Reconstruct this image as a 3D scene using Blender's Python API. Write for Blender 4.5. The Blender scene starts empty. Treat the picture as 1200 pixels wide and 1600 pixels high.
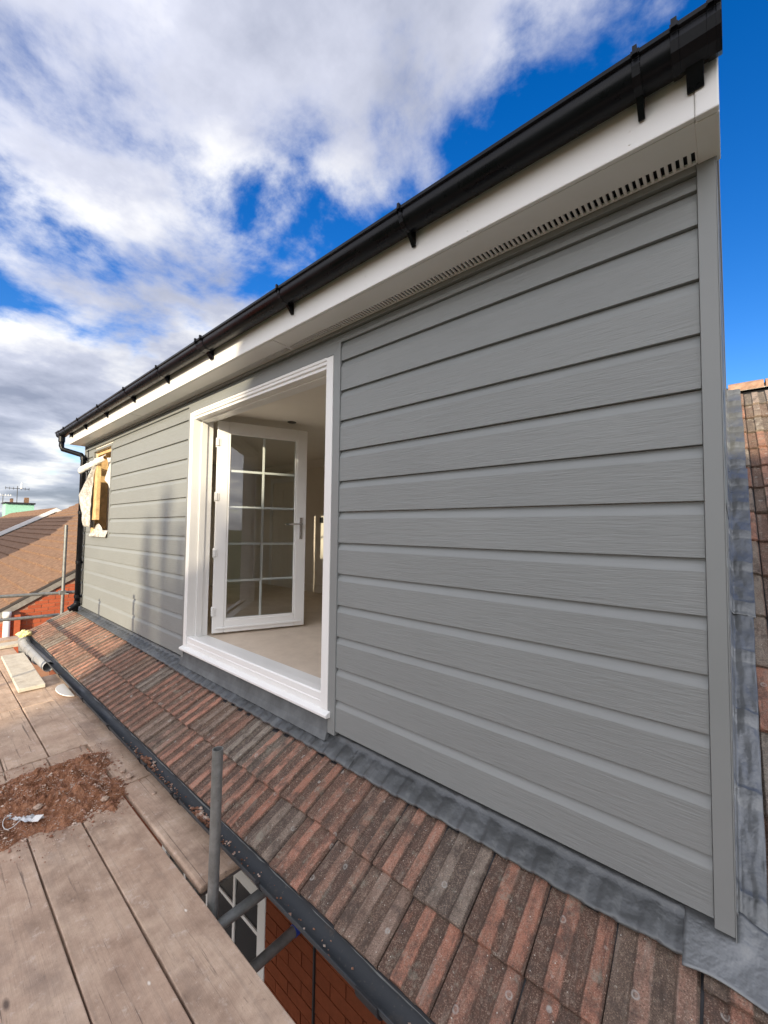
import bpy, math, random
from mathutils import Vector, Matrix, noise
R = math.radians
random.seed(7)
S = bpy.context.scene
C = S.collection

# ------------------------------------------------------------------ camera
def camera():
    yaw, pitch, roll = 0.711088613, 0.0446416439, 0.0118137848
    f = Vector((-math.sin(yaw)*math.cos(pitch), math.cos(yaw)*math.cos(pitch), math.sin(pitch)))
    r = Vector((math.cos(yaw), math.sin(yaw), 0)); u = r.cross(f)
    r2 = r*math.cos(roll)+u*math.sin(roll); u2 = -r*math.sin(roll)+u*math.cos(roll)
    cam = bpy.data.cameras.new('camera'); o = bpy.data.objects.new('camera', cam); C.objects.link(o)
    o.matrix_world = Matrix(((r2.x,u2.x,-f.x,-0.02976), (r2.y,u2.y,-f.y,-1.65071), (r2.z,u2.z,-f.z,1.16876), (0,0,0,1)))
    cam.sensor_fit = 'HORIZONTAL'; cam.sensor_width = 36; cam.lens = 629/1200*36
    cam.clip_start = .02; cam.clip_end = 2000
    S.camera = o
camera()

# ------------------------------------------------------------------ world
SUN_AZ, SUN_EL = 30, 15       # the sun stands behind the camera, to its right
SKY_K, SUN_K = 0.105, 3.0
def world():
    w = bpy.data.worlds.new('World'); S.world = w; w.use_nodes = True
    nt = w.node_tree; nt.nodes.clear(); N = nt.nodes.new; L = nt.links.new
    out = N('ShaderNodeOutputWorld')
    sky = N('ShaderNodeTexSky'); sky.sky_type = 'NISHITA'; sky.sun_disc = False
    sky.sun_elevation = R(SUN_EL)
    sky.sun_rotation = R(180-SUN_AZ)
    sky.altitude = 50; sky.air_density = 1.0; sky.dust_density = .1; sky.ozone_density = 2.2
    hsv = N('ShaderNodeHueSaturation'); hsv.inputs['Hue'].default_value = .518; hsv.inputs['Saturation'].default_value = 1.42; hsv.inputs['Value'].default_value = 1.0
    L(sky.outputs[0], hsv.inputs['Color'])
    b1 = N('ShaderNodeBackground'); L(hsv.outputs[0], b1.inputs[0]); b1.inputs[1].default_value = SKY_K
    tc = N('ShaderNodeTexCoord'); sep = N('ShaderNodeSeparateXYZ'); L(tc.outputs['Generated'], sep.inputs[0])
    def M(op, a, b=None, c=None, clamp=False):
        m = N('ShaderNodeMath'); m.operation = op; m.use_clamp = clamp
        for i, v in enumerate((a, b, c)):
            if v is None: continue
            if isinstance(v, (int, float)): m.inputs[i].default_value = v
            else: L(v, m.inputs[i])
        return m.outputs[0]
    z = M('MAXIMUM', sep.outputs[2], 0.0)
    d = M('ADD', z, 0.16)
    u = M('DIVIDE', sep.outputs[0], d); v = M('DIVIDE', sep.outputs[1], d)
    cmb = N('ShaderNodeCombineXYZ'); L(u, cmb.inputs[0]); L(v, cmb.inputs[1])
    def nz(scale, detail, rough, off, dist=0.):
        mp = N('ShaderNodeMapping'); mp.inputs['Location'].default_value = off; L(cmb.outputs[0], mp.inputs[0])
        n = N('ShaderNodeTexNoise'); n.inputs['Scale'].default_value = scale; n.inputs['Detail'].default_value = detail
        n.inputs['Roughness'].default_value = rough; n.inputs['Distortion'].default_value = dist
        L(mp.outputs[0], n.inputs['Vector']); return n.outputs['Fac']
    big = nz(.85, 3, .5, (27.7, 11.4, 0), .2)
    fine = nz(2.3, 9, .60, (5.5, 15.7, 0), .15)
    mix = M('ADD', M('MULTIPLY', big, .62), M('MULTIPLY', fine, .38))
    # the bank of cloud thins out towards the north-east quarter of the sky
    vd = N('ShaderNodeVectorMath'); vd.operation = 'DOT_PRODUCT'; L(tc.outputs['Generated'], vd.inputs[0])
    vd.inputs[1].default_value = (0.06, .90, .42)
    thin = M('SMOOTH_MIN', M('MAXIMUM', M('SUBTRACT', vd.outputs['Value'], .52), 0), .45, .1)
    cov = M('SUBTRACT', M('ADD', mix, .101), M('MULTIPLY', thin, .62))
    low = M('MULTIPLY', M('SUBTRACT', .30, z, clamp=True), .18)
    cov = M('ADD', cov, low)
    rp = N('ShaderNodeMapRange'); rp.interpolation_type = 'SMOOTHSTEP'; L(cov, rp.inputs[0])
    rp.inputs[1].default_value = .478; rp.inputs[2].default_value = .566
    fac = M('MULTIPLY', rp.outputs[0], .94)
    # thick parts are lilac grey, thin lower parts white
    cr = N('ShaderNodeValToRGB')
    e = cr.color_ramp.elements; e[0].position = .28; e[0].color = (1.0, 1.0, 1.0, 1); e[1].position = .78; e[1].color = (.29, .32, .42, 1)
    m = e.new(.5); m.color = (.55, .58, .70, 1)
    tone = M('ADD', M('MULTIPLY', nz(2.4, 6, .55, (1.3, 2.2, 5)), 1.0), M('MULTIPLY', M('SUBTRACT', cov, .635), 1.9))
    tone = M('ADD', tone, M('MULTIPLY', z, .20))
    tone = M('ADD', tone, M('MULTIPLY', M('SUBTRACT', .12, z, clamp=True), .8))
    L(tone, cr.inputs[0])
    b2 = N('ShaderNodeBackground'); wm = N('ShaderNodeMix'); wm.data_type = 'RGBA'; wm.blend_type = 'MULTIPLY'; wm.inputs[7].default_value = (1.0, .93, .80, 1)
    L(cr.outputs[0], wm.inputs[6]); L(wm.outputs[2], b2.inputs[0])
    # clouds scatter light forward: those towards the sun are brighter than those facing away from it
    sdn = N('ShaderNodeVectorMath'); sdn.operation = 'DOT_PRODUCT'; L(tc.outputs['Generated'], sdn.inputs[0])
    sdn.inputs[1].default_value = (math.sin(R(SUN_AZ))*math.cos(R(SUN_EL)), -math.cos(R(SUN_AZ))*math.cos(R(SUN_EL)), math.sin(R(SUN_EL)))
    L(M('MULTIPLY', M('POWER', M('ADD', M('MULTIPLY', sdn.outputs['Value'], .5), .5), 1.6), 1.75), (b2m := N('ShaderNodeMath')).inputs[0]); b2m.operation = 'ADD'; b2m.inputs[1].default_value = .37
    L(b2m.outputs[0], b2.inputs[1])
    L(M('ADD', M('MULTIPLY', sdn.outputs['Value'], .5), .5, clamp=True), wm.inputs[0])
    ms = N('ShaderNodeMixShader'); L(fac, ms.inputs[0]); L(b1.outputs[0], ms.inputs[1]); L(b2.outputs[0], ms.inputs[2])
    L(ms.outputs[0], out.inputs[0])
world()
sd = bpy.data.lights.new('sun', 'SUN'); sd.energy = SUN_K; sd.angle = R(.53); sd.color = (1, .85, .62)
so = bpy.data.objects.new('sun', sd); C.objects.link(so)
sv = Vector((math.sin(R(SUN_AZ))*math.cos(R(SUN_EL)), -math.cos(R(SUN_AZ))*math.cos(R(SUN_EL)), math.sin(R(SUN_EL))))
so.rotation_euler = sv.to_track_quat('Z', 'Y').to_euler(); so.location = (3, -6, 9)
S.view_settings.view_transform = 'Standard'; S.view_settings.look = 'None'
S.view_settings.exposure = 1.12; S.view_settings.gamma = 1; S.view_settings.use_curve_mapping = False
S.render.engine = 'CYCLES'

# ------------------------------------------------------------------ helpers
def tag(o, label=None, cat=None, group=None, kind=None):
    if label: o['label'] = label
    if cat: o['category'] = cat
    if group: o['group'] = group
    if kind: o['kind'] = kind
    return o
def thing(name, label, cat, loc=(0,0,0), group=None):
    o = bpy.data.objects.new(name, None); C.objects.link(o); o.location = loc; o.empty_display_size = .1
    return tag(o, label, cat, group)
class MB:
    def __init__(s): s.v = []; s.f = []
    def quad(s, *pts):
        n = len(s.v); s.v += [tuple(p) for p in pts]; s.f.append(tuple(range(n, n+len(pts)))); return s
    def box(s, x0, x1, y0, y1, z0, z1):
        n = len(s.v)
        s.v += [(x0,y0,z0),(x1,y0,z0),(x1,y1,z0),(x0,y1,z0),(x0,y0,z1),(x1,y0,z1),(x1,y1,z1),(x0,y1,z1)]
        s.f += [tuple(n+i for i in q) for q in ((0,3,2,1),(4,5,6,7),(0,1,5,4),(1,2,6,5),(2,3,7,6),(3,0,4,7))]
        return s
    def prism(s, prof, a, b, axis='x'):
        """extrude a closed profile; axis x: profile (y,z); axis y: (x,z); axis z: (x,y)"""
        def P(t, q): return (t,q[0],q[1]) if axis=='x' else ((q[0],t,q[1]) if axis=='y' else (q[0],q[1],t))
        n = len(s.v); k = len(prof)
        s.v += [P(a,q) for q in prof]+[P(b,q) for q in prof]
        for i in range(k):
            j = (i+1) % k; s.f.append((n+i, n+j, n+k+j, n+k+i))
        s.f.append(tuple(n+i for i in range(k))[::-1]); s.f.append(tuple(n+k+i for i in range(k)))
        return s
    def tube(s, pts, r, n=14, hollow=0., rs=None):
        pts = [Vector(p) for p in pts]; base = len(s.v); k = len(pts); prev = None
        rings = []
        for i, p in enumerate(pts):
            t = (pts[min(i+1,k-1)]-pts[max(i-1,0)]).normalized()
            if prev is None:
                a = Vector((0,0,1)) if abs(t.z) < .9 else Vector((1,0,0)); a = (a-t*a.dot(t)).normalized()
            else: a = (prev-t*prev.dot(t)).normalized()
            prev = a; b = t.cross(a); rr = rs[i] if rs else r
            rings.append((p, a, b, rr))
        def ring(p,a,b,rr):
            st = len(s.v)
            s.v += [tuple(p+a*(rr*math.cos(2*math.pi*q/n))+b*(rr*math.sin(2*math.pi*q/n))) for q in range(n)]
            return st
        st = [ring(*q) for q in rings]
        for i in range(k-1):
            for q in range(n):
                w = (q+1) % n; s.f.append((st[i]+q, st[i]+w, st[i+1]+w, st[i+1]+q))
        for end, sgn in ((0,-1),(k-1,1)):
            if hollow:
                p,a,b,rr = rings[end]; dirv = a.cross(b)*(-sgn)
                i1 = ring(p,a,b,rr-hollow); i2 = ring(p+dirv*rr*4,a,b,rr-hollow)
                for q in range(n):
                    w = (q+1)%n; s.f.append((st[end]+q, st[end]+w, i1+w, i1+q)); s.f.append((i1+q, i1+w, i2+w, i2+q))
                s.f.append(tuple(i2+q for q in range(n)))
            else: s.f.append(tuple(st[end]+q for q in range(n)))
        return s
    def grid(s, fn, nu, nv):
        n = len(s.v)
        for i in range(nu+1):
            for j in range(nv+1): s.v.append(tuple(fn(i/nu, j/nv)))
        for i in range(nu):
            for j in range(nv):
                a = n+i*(nv+1)+j; s.f.append((a, a+1, a+nv+2, a+nv+1))
        return s
    def mesh(s, name, mat=None, smooth=False):
        me = bpy.data.meshes.new(name); me.from_pydata(s.v, [], s.f)
        if mat: me.materials.append(mat)
        import bmesh
        bm = bmesh.new(); bm.from_mesh(me); bmesh.ops.recalc_face_normals(bm, faces=bm.faces); bm.to_mesh(me); bm.free()
        if smooth:
            me.shade_smooth()
        return me
    def build(s, name, mat, parent=None, smooth=False, bevel=0., solid=0., auto=False):
        me = s.mesh(name, mat, smooth); o = bpy.data.objects.new(name, me); C.objects.link(o)
        if parent is not None:
            o.parent = parent; o.matrix_parent_inverse = Matrix.Translation(-Vector(parent.location)) if parent.type == 'EMPTY' else Matrix()
        if solid:
            m = o.modifiers.new('solidify', 'SOLIDIFY'); m.thickness = solid; m.offset = 0
        if bevel:
            m = o.modifiers.new('bevel', 'BEVEL'); m.width = bevel; m.segments = 2; m.limit_method = 'ANGLE'; m.angle_limit = R(40)
            m.harden_normals = False
        if auto:
            me.shade_smooth()
            try: me.set_sharp_from_angle(angle=R(35))
            except Exception: pass
        return o
def inst(mesh, name, parent, loc, rot=(0,0,0), scale=(1,1,1)):
    o = bpy.data.objects.new(name, mesh); C.objects.link(o); o.location = loc; o.rotation_euler = rot; o.scale = scale
    if parent is not None:
        o.parent = parent
        if parent.type == 'EMPTY': o.matrix_parent_inverse = Matrix.Translation(-Vector(parent.location))
    return o
def fn(x, y, z=0, s=1.): return noise.noise(Vector((x*s, y*s, z*s)))

# ------------------------------------------------------------------ materials
class Mt:
    def __init__(s, name, rough=.6, metal=0., spec=.5):
        s.m = bpy.data.materials.new(name); s.m.use_nodes = True; s.nt = s.m.node_tree
        s.b = s.nt.nodes['Principled BSDF']; s.b.inputs['Roughness'].default_value = rough
        s.b.inputs['Metallic'].default_value = metal; s.b.inputs['Specular IOR Level'].default_value = spec
        s.N = s.nt.nodes.new; s.L = s.nt.links.new; s.tc = s.N('ShaderNodeTexCoord'); s._h = None
    def vec(s, scale=(1,1,1), src='Object', rnd=0.):
        mp = s.N('ShaderNodeMapping'); mp.inputs['Scale'].default_value = scale; s.L(s.tc.outputs[src], mp.inputs[0])
        if rnd:
            oi = s.N('ShaderNodeObjectInfo'); mu = s.N('ShaderNodeMath'); mu.operation = 'MULTIPLY'; mu.inputs[1].default_value = rnd
            s.L(oi.outputs['Random'], mu.inputs[0]); cb = s.N('ShaderNodeCombineXYZ')
            for i in range(3): s.L(mu.outputs[0], cb.inputs[i])
            s.L(cb.outputs[0], mp.inputs['Location'])
        return mp.outputs[0]
    def noise(s, scale, detail=6, rough=.6, vscale=(1,1,1), rnd=0., dist=0., src='Object'):
        n = s.N('ShaderNodeTexNoise'); n.inputs['Scale'].default_value = scale; n.inputs['Detail'].default_value = detail
        n.inputs['Roughness'].default_value = rough; n.inputs['Distortion'].default_value = dist
        s.L(s.vec(vscale, src, rnd), n.inputs['Vector']); return n.outputs['Fac']
    def voro(s, scale, rnd=0., feature='F1', vscale=(1,1,1)):
        n = s.N('ShaderNodeTexVoronoi'); n.inputs['Scale'].default_value = scale; n.feature = feature
        s.L(s.vec(vscale, 'Object', rnd), n.inputs['Vector']); return n
    def ramp(s, fac, stops):
        r = s.N('ShaderNodeValToRGB'); e = r.color_ramp.elements
        while len(e) < len(stops): e.new(.5)
        for i, (p, c) in enumerate(stops):
            e[i].position = p; e[i].color = (*c, 1) if len(c) == 3 else c
        s.L(fac, r.inputs[0]); return r.outputs[0]
    def rng(s, fac, a, b, c=0., d=1.):
        r = s.N('ShaderNodeMapRange'); s.L(fac, r.inputs[0])
        for i, v in enumerate((a,b,c,d)): r.inputs[i+1].default_value = v
        return r.outputs[0]
    def math(s, op, a, b=None):
        m = s.N('ShaderNodeMath'); m.operation = op
        for i, v in enumerate((a, b)):
            if v is None: continue
            if isinstance(v, (int, float)): m.inputs[i].default_value = v
            else: s.L(v, m.inputs[i])
        return m.outputs[0]
    def mix(s, fac, a, b, mode='MIX'):
        m = s.N('ShaderNodeMix'); m.data_type = 'RGBA'; m.blend_type = mode
        if isinstance(fac, (int, float)): m.inputs[0].default_value = fac
        else: s.L(fac, m.inputs[0])
        for i, v in ((6, a), (7, b)):
            if isinstance(v, tuple): m.inputs[i].default_value = (*v, 1)
            else: s.L(v, m.inputs[i])
        return m.outputs[2]
    def rand(s):
        return s.N('ShaderNodeObjectInfo').outputs['Random']
    def objx(s):
        sp = s.N('ShaderNodeSeparateXYZ'); s.L(s.tc.outputs['Object'], sp.inputs[0]); return sp.outputs
    def color(s, c):
        if isinstance(c, tuple): s.b.inputs['Base Color'].default_value = (*c, 1)
        else: s.L(c, s.b.inputs['Base Color'])
        return s
    def rough(s, f): s.L(f, s.b.inputs['Roughness']); return s
    def bump(s, h, strength=.3, dist=.01):
        b = s.N('ShaderNodeBump'); b.inputs['Strength'].default_value = strength; b.inputs['Distance'].default_value = dist
        s.L(h, b.inputs['Height'])
        if s._h is not None: s.L(s._h, b.inputs['Normal'])
        s._h = b.outputs[0]; s.L(s._h, s.b.inputs['Normal']); return s

def plain(name, col, rough=.5, metal=0., var=.08, scale=6., bump=0., bscale=60., spec=.5):
    m = Mt(name, rough, metal, spec); n = m.noise(scale, 5)
    lo = tuple(c*(1-var) for c in col); hi = tuple(min(1, c*(1+var)) for c in col)
    m.color(m.ramp(n, [(.3, lo), (.7, hi)]))
    if bump: m.bump(m.noise(bscale, 4), bump, .003)
    return m.m

# painted wood-grain boards
def board_mat():
    m = Mt('grey cladding paint', .48, 0, .4)
    g1 = m.noise(60, 5, .65, (.10, 1, 1.25), rnd=37, dist=.8)
    g2 = m.noise(150, 3, .6, (.09, 1, 1.5), rnd=21, dist=.3)
    big = m.noise(1.3, 4, .5, rnd=9)
    col = m.ramp(big, [(.3, (.226, .240, .236)), (.7, (.246, .261, .256))])
    m.color(m.mix(m.rng(g1, .45, .75, 0, .25), col, (.17, .18, .17)))
    z = m.objx()[2]
    flat = m.rng(z, .138, .142, 1, 0)            # the chamfer is smooth, only the face is grained
    h = m.math('MULTIPLY', m.math('ADD', m.math('MULTIPLY', g1, .7), m.math('MULTIPLY', g2, .4)), flat)
    m.bump(h, .7, .0045)
    return m.m
def trim_mat():
    m = Mt('grey trim paint', .4, 0, .4); m.color(m.ramp(m.noise(2, 3), [(.3, (.222, .235, .230)), (.7, (.240, .253, .248))]))
    m.bump(m.noise(500, 2), .05, .001); return m.m
BOARD, TRIM = board_mat(), trim_mat()
def upvc():
    m = Mt('white upvc', .30, 0, .4)
    n = m.noise(2.5, 5, .6); d = m.noise(9, 6, .7)
    c = m.ramp(n, [(.3, (.80, .80, .775)), (.7, (.84, .84, .815))])
    m.color(c); m.bump(m.noise(3, 2), .05, .004); return m.m
UPVC = upvc()
def black():
    m = Mt('black upvc', .25, 0, .18); n = m.noise(7, 5)
    m.color(m.ramp(n, [(.35, (.0035, .004, .006)), (.75, (.008, .009, .012))])); m.rough(m.rng(n, .3, .7, .2, .38)); return m.m
BLACK = black()
def oldgutter():
    m = Mt('weathered black gutter', .45, 0, .5); n = m.noise(3.2, 7, .65); d = m.noise(60, 5, .7)
    c = m.ramp(n, [(.35, (.030, .036, .043)), (.6, (.05, .055, .06)), (.72, (.12, .095, .075))])
    m.color(m.mix(m.rng(d, .6, .75, 0, .55), c, (.20, .17, .14)))
    m.rough(m.rng(n, .3, .7, .32, .85)); m.bump(d, .3, .003); return m.m
OLDGUT = oldgutter()
def lead(name='sheet lead', k=1., streak=.4, bmp=.6):
    m = Mt(name, .38, .5, .5)
    a = m.noise(2.6, 3, .5); b = m.noise(14, 7, .7); st = m.noise(20, 5, .65, (1, .16, .3))
    c = m.ramp(a, [(.25, (.15*k, .158*k, .158*k)), (.55, (.215*k, .226*k, .228*k)), (.8, (.30*k, .314*k, .32*k))])
    c = m.mix(m.rng(b, .54, .78, 0, .35), c, (.38*k, .40*k, .41*k))
    c = m.mix(m.rng(st, .60, .74, 0, streak), c, (.44*k, .455*k, .46*k))
    c = m.mix(m.rng(m.noise(17, 6, .7), .56, .72, 0, .35), c, (.10*k, .106*k, .106*k))
    m.color(c); m.rough(m.rng(b, .3, .7, .26, .48)); m.bump(m.noise(9, 4), bmp, .02); m.bump(m.noise(38, 3), .22, .004); return m.m
LEAD = lead(k=.78, streak=.0, bmp=.5); LEADD = lead('weathered front lead', .52, .35, .4)
def tile_mat():
    m = Mt('concrete roof tile', .92, 0, .25)
    x = m.math('DIVIDE', m.objx()[0], .215)
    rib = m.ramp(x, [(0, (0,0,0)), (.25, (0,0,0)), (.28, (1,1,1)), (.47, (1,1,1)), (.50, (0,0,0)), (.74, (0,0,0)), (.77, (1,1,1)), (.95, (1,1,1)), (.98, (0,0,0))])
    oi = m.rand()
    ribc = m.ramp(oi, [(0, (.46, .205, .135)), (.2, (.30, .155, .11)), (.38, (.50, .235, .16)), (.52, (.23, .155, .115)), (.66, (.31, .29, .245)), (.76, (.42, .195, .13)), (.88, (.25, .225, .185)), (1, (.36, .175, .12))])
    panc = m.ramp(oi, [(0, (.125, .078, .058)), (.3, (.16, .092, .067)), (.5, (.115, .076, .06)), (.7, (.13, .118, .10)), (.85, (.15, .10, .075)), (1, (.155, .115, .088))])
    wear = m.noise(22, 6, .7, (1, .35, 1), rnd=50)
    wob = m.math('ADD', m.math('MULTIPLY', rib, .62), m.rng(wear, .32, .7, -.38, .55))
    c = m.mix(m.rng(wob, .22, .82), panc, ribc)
    spk = m.noise(260, 3, .7, rnd=11)
    c = m.mix(m.rng(spk, .46, .34, 0, .75), c, (.05, .036, .03))
    c = m.mix(m.rng(spk, .56, .68, 0, .75), c, (.56, .41, .31))
    mid = m.noise(70, 5, .7, rnd=5)
    c = m.mix(m.rng(mid, .54, .68, 0, .6), c, (.36, .28, .215))
    stk = m.noise(34, 5, .7, (1, .12, 1), rnd=29)
    c = m.mix(m.rng(stk, .56, .70, 0, .5), c, (.36, .30, .245)); c = m.mix(m.rng(stk, .42, .32, 0, .6), c, (.06, .045, .038))
    c = m.mix(m.rng(m.noise(11, 7, .75, rnd=33), .50, .64, 0, .72), c, (.085, .066, .056))
    c = m.mix(m.rng(m.noise(9, 6, .8, rnd=71), .58, .68, 0, .6), c, (.30, .29, .23))
    # pale lichen rings and dots
    v = m.voro(19, rnd=17); ring = m.ramp(v.outputs['Distance'], [(0, (.3,.3,.3)), (.10, (.2,.2,.2)), (.15, (1,1,1)), (.19, (1,1,1)), (.24, (0,0,0))])
    sel = m.rng(v.outputs['Color'], .74, .78); 
    c = m.mix(m.math('MULTIPLY', m.math('MULTIPLY', ring, sel), m.rng(mid, .3, .6, .2, .75)), c, (.47, .46, .42))
    lk = m.noise(48, 7, .85, rnd=91); c = m.mix(m.rng(lk, .60, .66, 0, .75), c, (.52, .49, .41))
    v2 = m.voro(95, rnd=3); c = m.mix(m.math('MULTIPLY', m.rng(v2.outputs['Distance'], .22, .12), m.rng(v2.outputs['Color'], .82, .84)), c, (.60, .57, .50))
    m.color(c)
    m.bump(m.noise(150, 5, .75, rnd=4), 1., .006); m.bump(m.noise(18, 4, .6, rnd=8), .4, .006)
    return m.m
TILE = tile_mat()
def deck_mat():
    m = Mt('weathered scaffold board', .85, 0, .3)
    g = m.noise(30, 6, .65, (.05, 1, 1), rnd=19, dist=.6)
    a = m.noise(4.5, 8, .7, rnd=3); b = m.noise(15, 9, .75, rnd=41); d = m.noise(1.1, 4, .5, rnd=2)
    c = m.ramp(a, [(.30, (.27, .180, .125)), (.44, (.45, .315, .225)), (.58, (.60, .44, .32)), (.74, (.76, .61, .49))])
    c = m.mix(m.rng(d, .45, .7, 0, .5), c, (.44, .27, .185))
    c = m.mix(m.rng(g, .52, .75, 0, .35), c, (.19, .145, .12))
    c = m.mix(m.rng(b, .56, .70, 0, .75), c, (.72, .60, .50))
    c = m.mix(m.rng(m.noise(3.0, 7, .7, (.6, 1, 1), rnd=77), .55, .68, 0, .55), c, (.26, .19, .15))
    c = m.mix(m.rng(b, .38, .28, 0, .6), c, (.13, .10, .085))
    k = m.voro(7, rnd=23, vscale=(.35, 1, 1)); c = m.mix(m.math('MULTIPLY', m.rng(k.outputs['Distance'], .085, .03), m.rng(k.outputs['Color'], .55, .6)), c, (.10, .065, .05))
    c = m.mix(.16, c, m.ramp(m.rand(), [(0, (.28, .22, .18)), (1, (.52, .42, .34))]))
    ln = m.noise(42, 5, .75, (.03, 1, 1), rnd=61, dist=.4)
    c = m.mix(m.rng(ln, .60, .66, 0, .75), c, (.12, .085, .068))
    sp = m.noise(70, 7, .8, rnd=13); c = m.mix(m.rng(sp, .60, .70, 0, .6), c, (.72, .60, .49)); c = m.mix(m.rng(sp, .40, .30, 0, .6), c, (.13, .095, .075))
    v3 = m.voro(26, rnd=5, vscale=(.5, 1, 1)); c = m.mix(m.math('MULTIPLY', m.rng(v3.outputs['Distance'], .16, .06), m.rng(v3.outputs['Color'], .86, .88)), c, (.80, .72, .62))
    m.color(c); m.bump(g, .5, .004); m.bump(ln, .4, .004); m.bump(b, .35, .003); return m.m
DECK = deck_mat()
def galv():
    m = Mt('galvanised tube', .5, .55, .5); n = m.noise(22, 6, .65); b = m.noise(90, 4, .7)
    c = m.ramp(n, [(.3, (.19, .20, .195)), (.7, (.31, .32, .31))]); m.color(m.mix(m.rng(b, .62, .72, 0, .6), c, (.12, .09, .07)))
    m.rough(m.rng(n, .3, .7, .4, .62)); m.bump(b, .15, .002); return m.m
GALV = galv()
def brickpiece(name, c0, c1):
    m = Mt(name, .9, 0, .2); n = m.noise(30, 6, .7, rnd=12)
    c = m.mix(m.rand(), c0, c1); m.color(m.mix(m.rng(n, .4, .75, 0, .5), c, tuple(v*.55 for v in c0))); m.bump(n, .5, .004); return m.m
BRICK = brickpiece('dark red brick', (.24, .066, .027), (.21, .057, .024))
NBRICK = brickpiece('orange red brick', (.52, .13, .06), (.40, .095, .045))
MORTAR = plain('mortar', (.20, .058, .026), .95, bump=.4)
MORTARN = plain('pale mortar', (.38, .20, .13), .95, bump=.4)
PLASTER = plain('new plaster', (.80, .75, .66), .9, var=.05, scale=1.5)
CEIL = plain('plaster ceiling', (.80, .76, .68), .9, var=.03, scale=1.5)
def floor_mat():
    m = Mt('dusty chipboard floor', .8, 0, .3); a = m.noise(1.6, 8, .65); b = m.noise(40, 5, .7)
    c = m.ramp(a, [(.3, (.52, .43, .34)), (.55, (.66, .56, .45)), (.75, (.76, .67, .56))]); m.color(m.mix(m.rng(b, .55, .8, 0, .3), c, (.33, .26, .2))); return m.m
FLOOR = floor_mat()
TIMBER = plain('sawn softwood', (.62, .42, .20), .7, var=.25, scale=14)
GREYWOOD = plain('weathered bargeboard', (.25, .235, .21), .85, var=.3, scale=8, bump=.3)
def cloth():
    m = Mt('breather membrane', .8, 0, .3); n = m.noise(26, 5, .65); c = m.ramp(n, [(.42, (.33, .31, .285)), (.56, (.56, .54, .50))]); m.color(c); m.bump(n, .5, .008); return m.m
CLOTH = cloth()
WHITEF = plain('white sheet film', (.78, .765, .73), .5, var=.05)
FOAM = plain('yellow foam', (.80, .70, .32), .9, var=.2, scale=30, bump=.7, bscale=50)
PIPEG = plain('grey plastic pipe', (.27, .275, .28), .4, var=.15)
SLABM = None
def slab_mat():
    m = Mt('cement-dusted board', .92, 0, .2); a = m.noise(9, 8, .75); b = m.noise(45, 6, .75)
    c = m.ramp(a, [(.3, (.42, .36, .28)), (.5, (.60, .54, .44)), (.75, (.70, .65, .55))]); m.color(m.mix(m.rng(b, .58, .72, 0, .5), c, (.26, .21, .16))); m.bump(a, .5, .01); m.bump(b, .4, .004); return m.m
SLABM = slab_mat()
def soil_mat():
    m = Mt('loose red soil', 1., 0, .1); a = m.noise(9, 8, .7); b = m.noise(55, 6, .8)
    c = m.ramp(a, [(.3, (.13, .06, .032)), (.46, (.28, .13, .07)), (.6, (.42, .21, .12)), (.76, (.50, .32, .22))])
    c = m.mix(m.rng(b, .54, .68, 0, .8), c, (.55, .38, .29)); c = m.mix(m.rng(b, .42, .32, 0, .7), c, (.05, .024, .016))
    m.color(c); m.bump(b, .9, .012); return m.m
SOIL = soil_mat()
def stone_mat():
    m = Mt('brick and mortar crumbs', .95, 0, .2); n = m.noise(14, 2, .4)
    g = m.noise(3, 3); m.color(m.ramp(m.noise(23, 1, .3), [(.3, (.15, .07, .042)), (.43, (.30, .145, .09)), (.54, (.42, .25, .18)), (.64, (.62, .50, .41))])); return m.m
STONE = stone_mat()
def soilfilm():
    m = Mt('soil film', 1., 0, .1); m.color(m.ramp(m.noise(60, 6, .8), [(.35, (.2, .1, .06)), (.6, (.42, .27, .19))])); return m.m
def glass():
    m = bpy.data.materials.new('window glass'); m.use_nodes = True; nt = m.node_tree; nt.nodes.clear(); N = nt.nodes.new; L = nt.links.new
    o = N('ShaderNodeOutputMaterial'); t = N('ShaderNodeBsdfTransparent'); t.inputs[0].default_value = (.80, .84, .83, 1)
    g = N('ShaderNodeBsdfGlossy'); g.inputs['Roughness'].default_value = .015; fr = N('ShaderNodeFresnel'); fr.inputs[0].default_value = 1.6
    mm = N('ShaderNodeMath'); mm.operation = 'MULTIPLY_ADD'; mm.inputs[1].default_value = 1.7; mm.inputs[2].default_value = .03; mm.use_clamp = True
    L(fr.outputs[0], mm.inputs[0]); x = N('ShaderNodeMixShader'); L(mm.outputs[0], x.inputs[0]); L(t.outputs[0], x.inputs[1]); L(g.outputs[0], x.inputs[2]); L(x.outputs[0], o.inputs[0]); return m
GLASS = glass()
DARK = plain('dark plastic', (.02, .02, .022), .5)
CHROME = plain('satin handle', (.62, .62, .62), .25, .8, .03)
STEEL = plain('galvanised strip', (.5, .51, .52), .4, .8, .1)
FLATROOF = plain('grey fibreglass roof', (.18, .19, .2), .5)
NTILE = None
def ntile():
    m = Mt('brown neighbour tiles', .95, 0, .2); a = m.noise(2.5, 8, .75); b = m.noise(11, 6, .75, rnd=7); ln = m.noise(14, 2, .5, (1, .2, .2), rnd=3)
    c = m.ramp(b, [(.3, (.12, .068, .042)), (.5, (.23, .135, .082)), (.72, (.36, .235, .155))]); c = m.mix(m.rng(a, .5, .75, 0, .5), c, (.20, .15, .10)); c = m.mix(m.rng(ln, .55, .7, 0, .35), c, (.09, .055, .04))
    m.color(c); m.bump(b, .6, .02); return m.m
NTILE = ntile()
GREEN = plain('pale green render', (.33, .62, .46), .8)
LEAF = None
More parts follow.
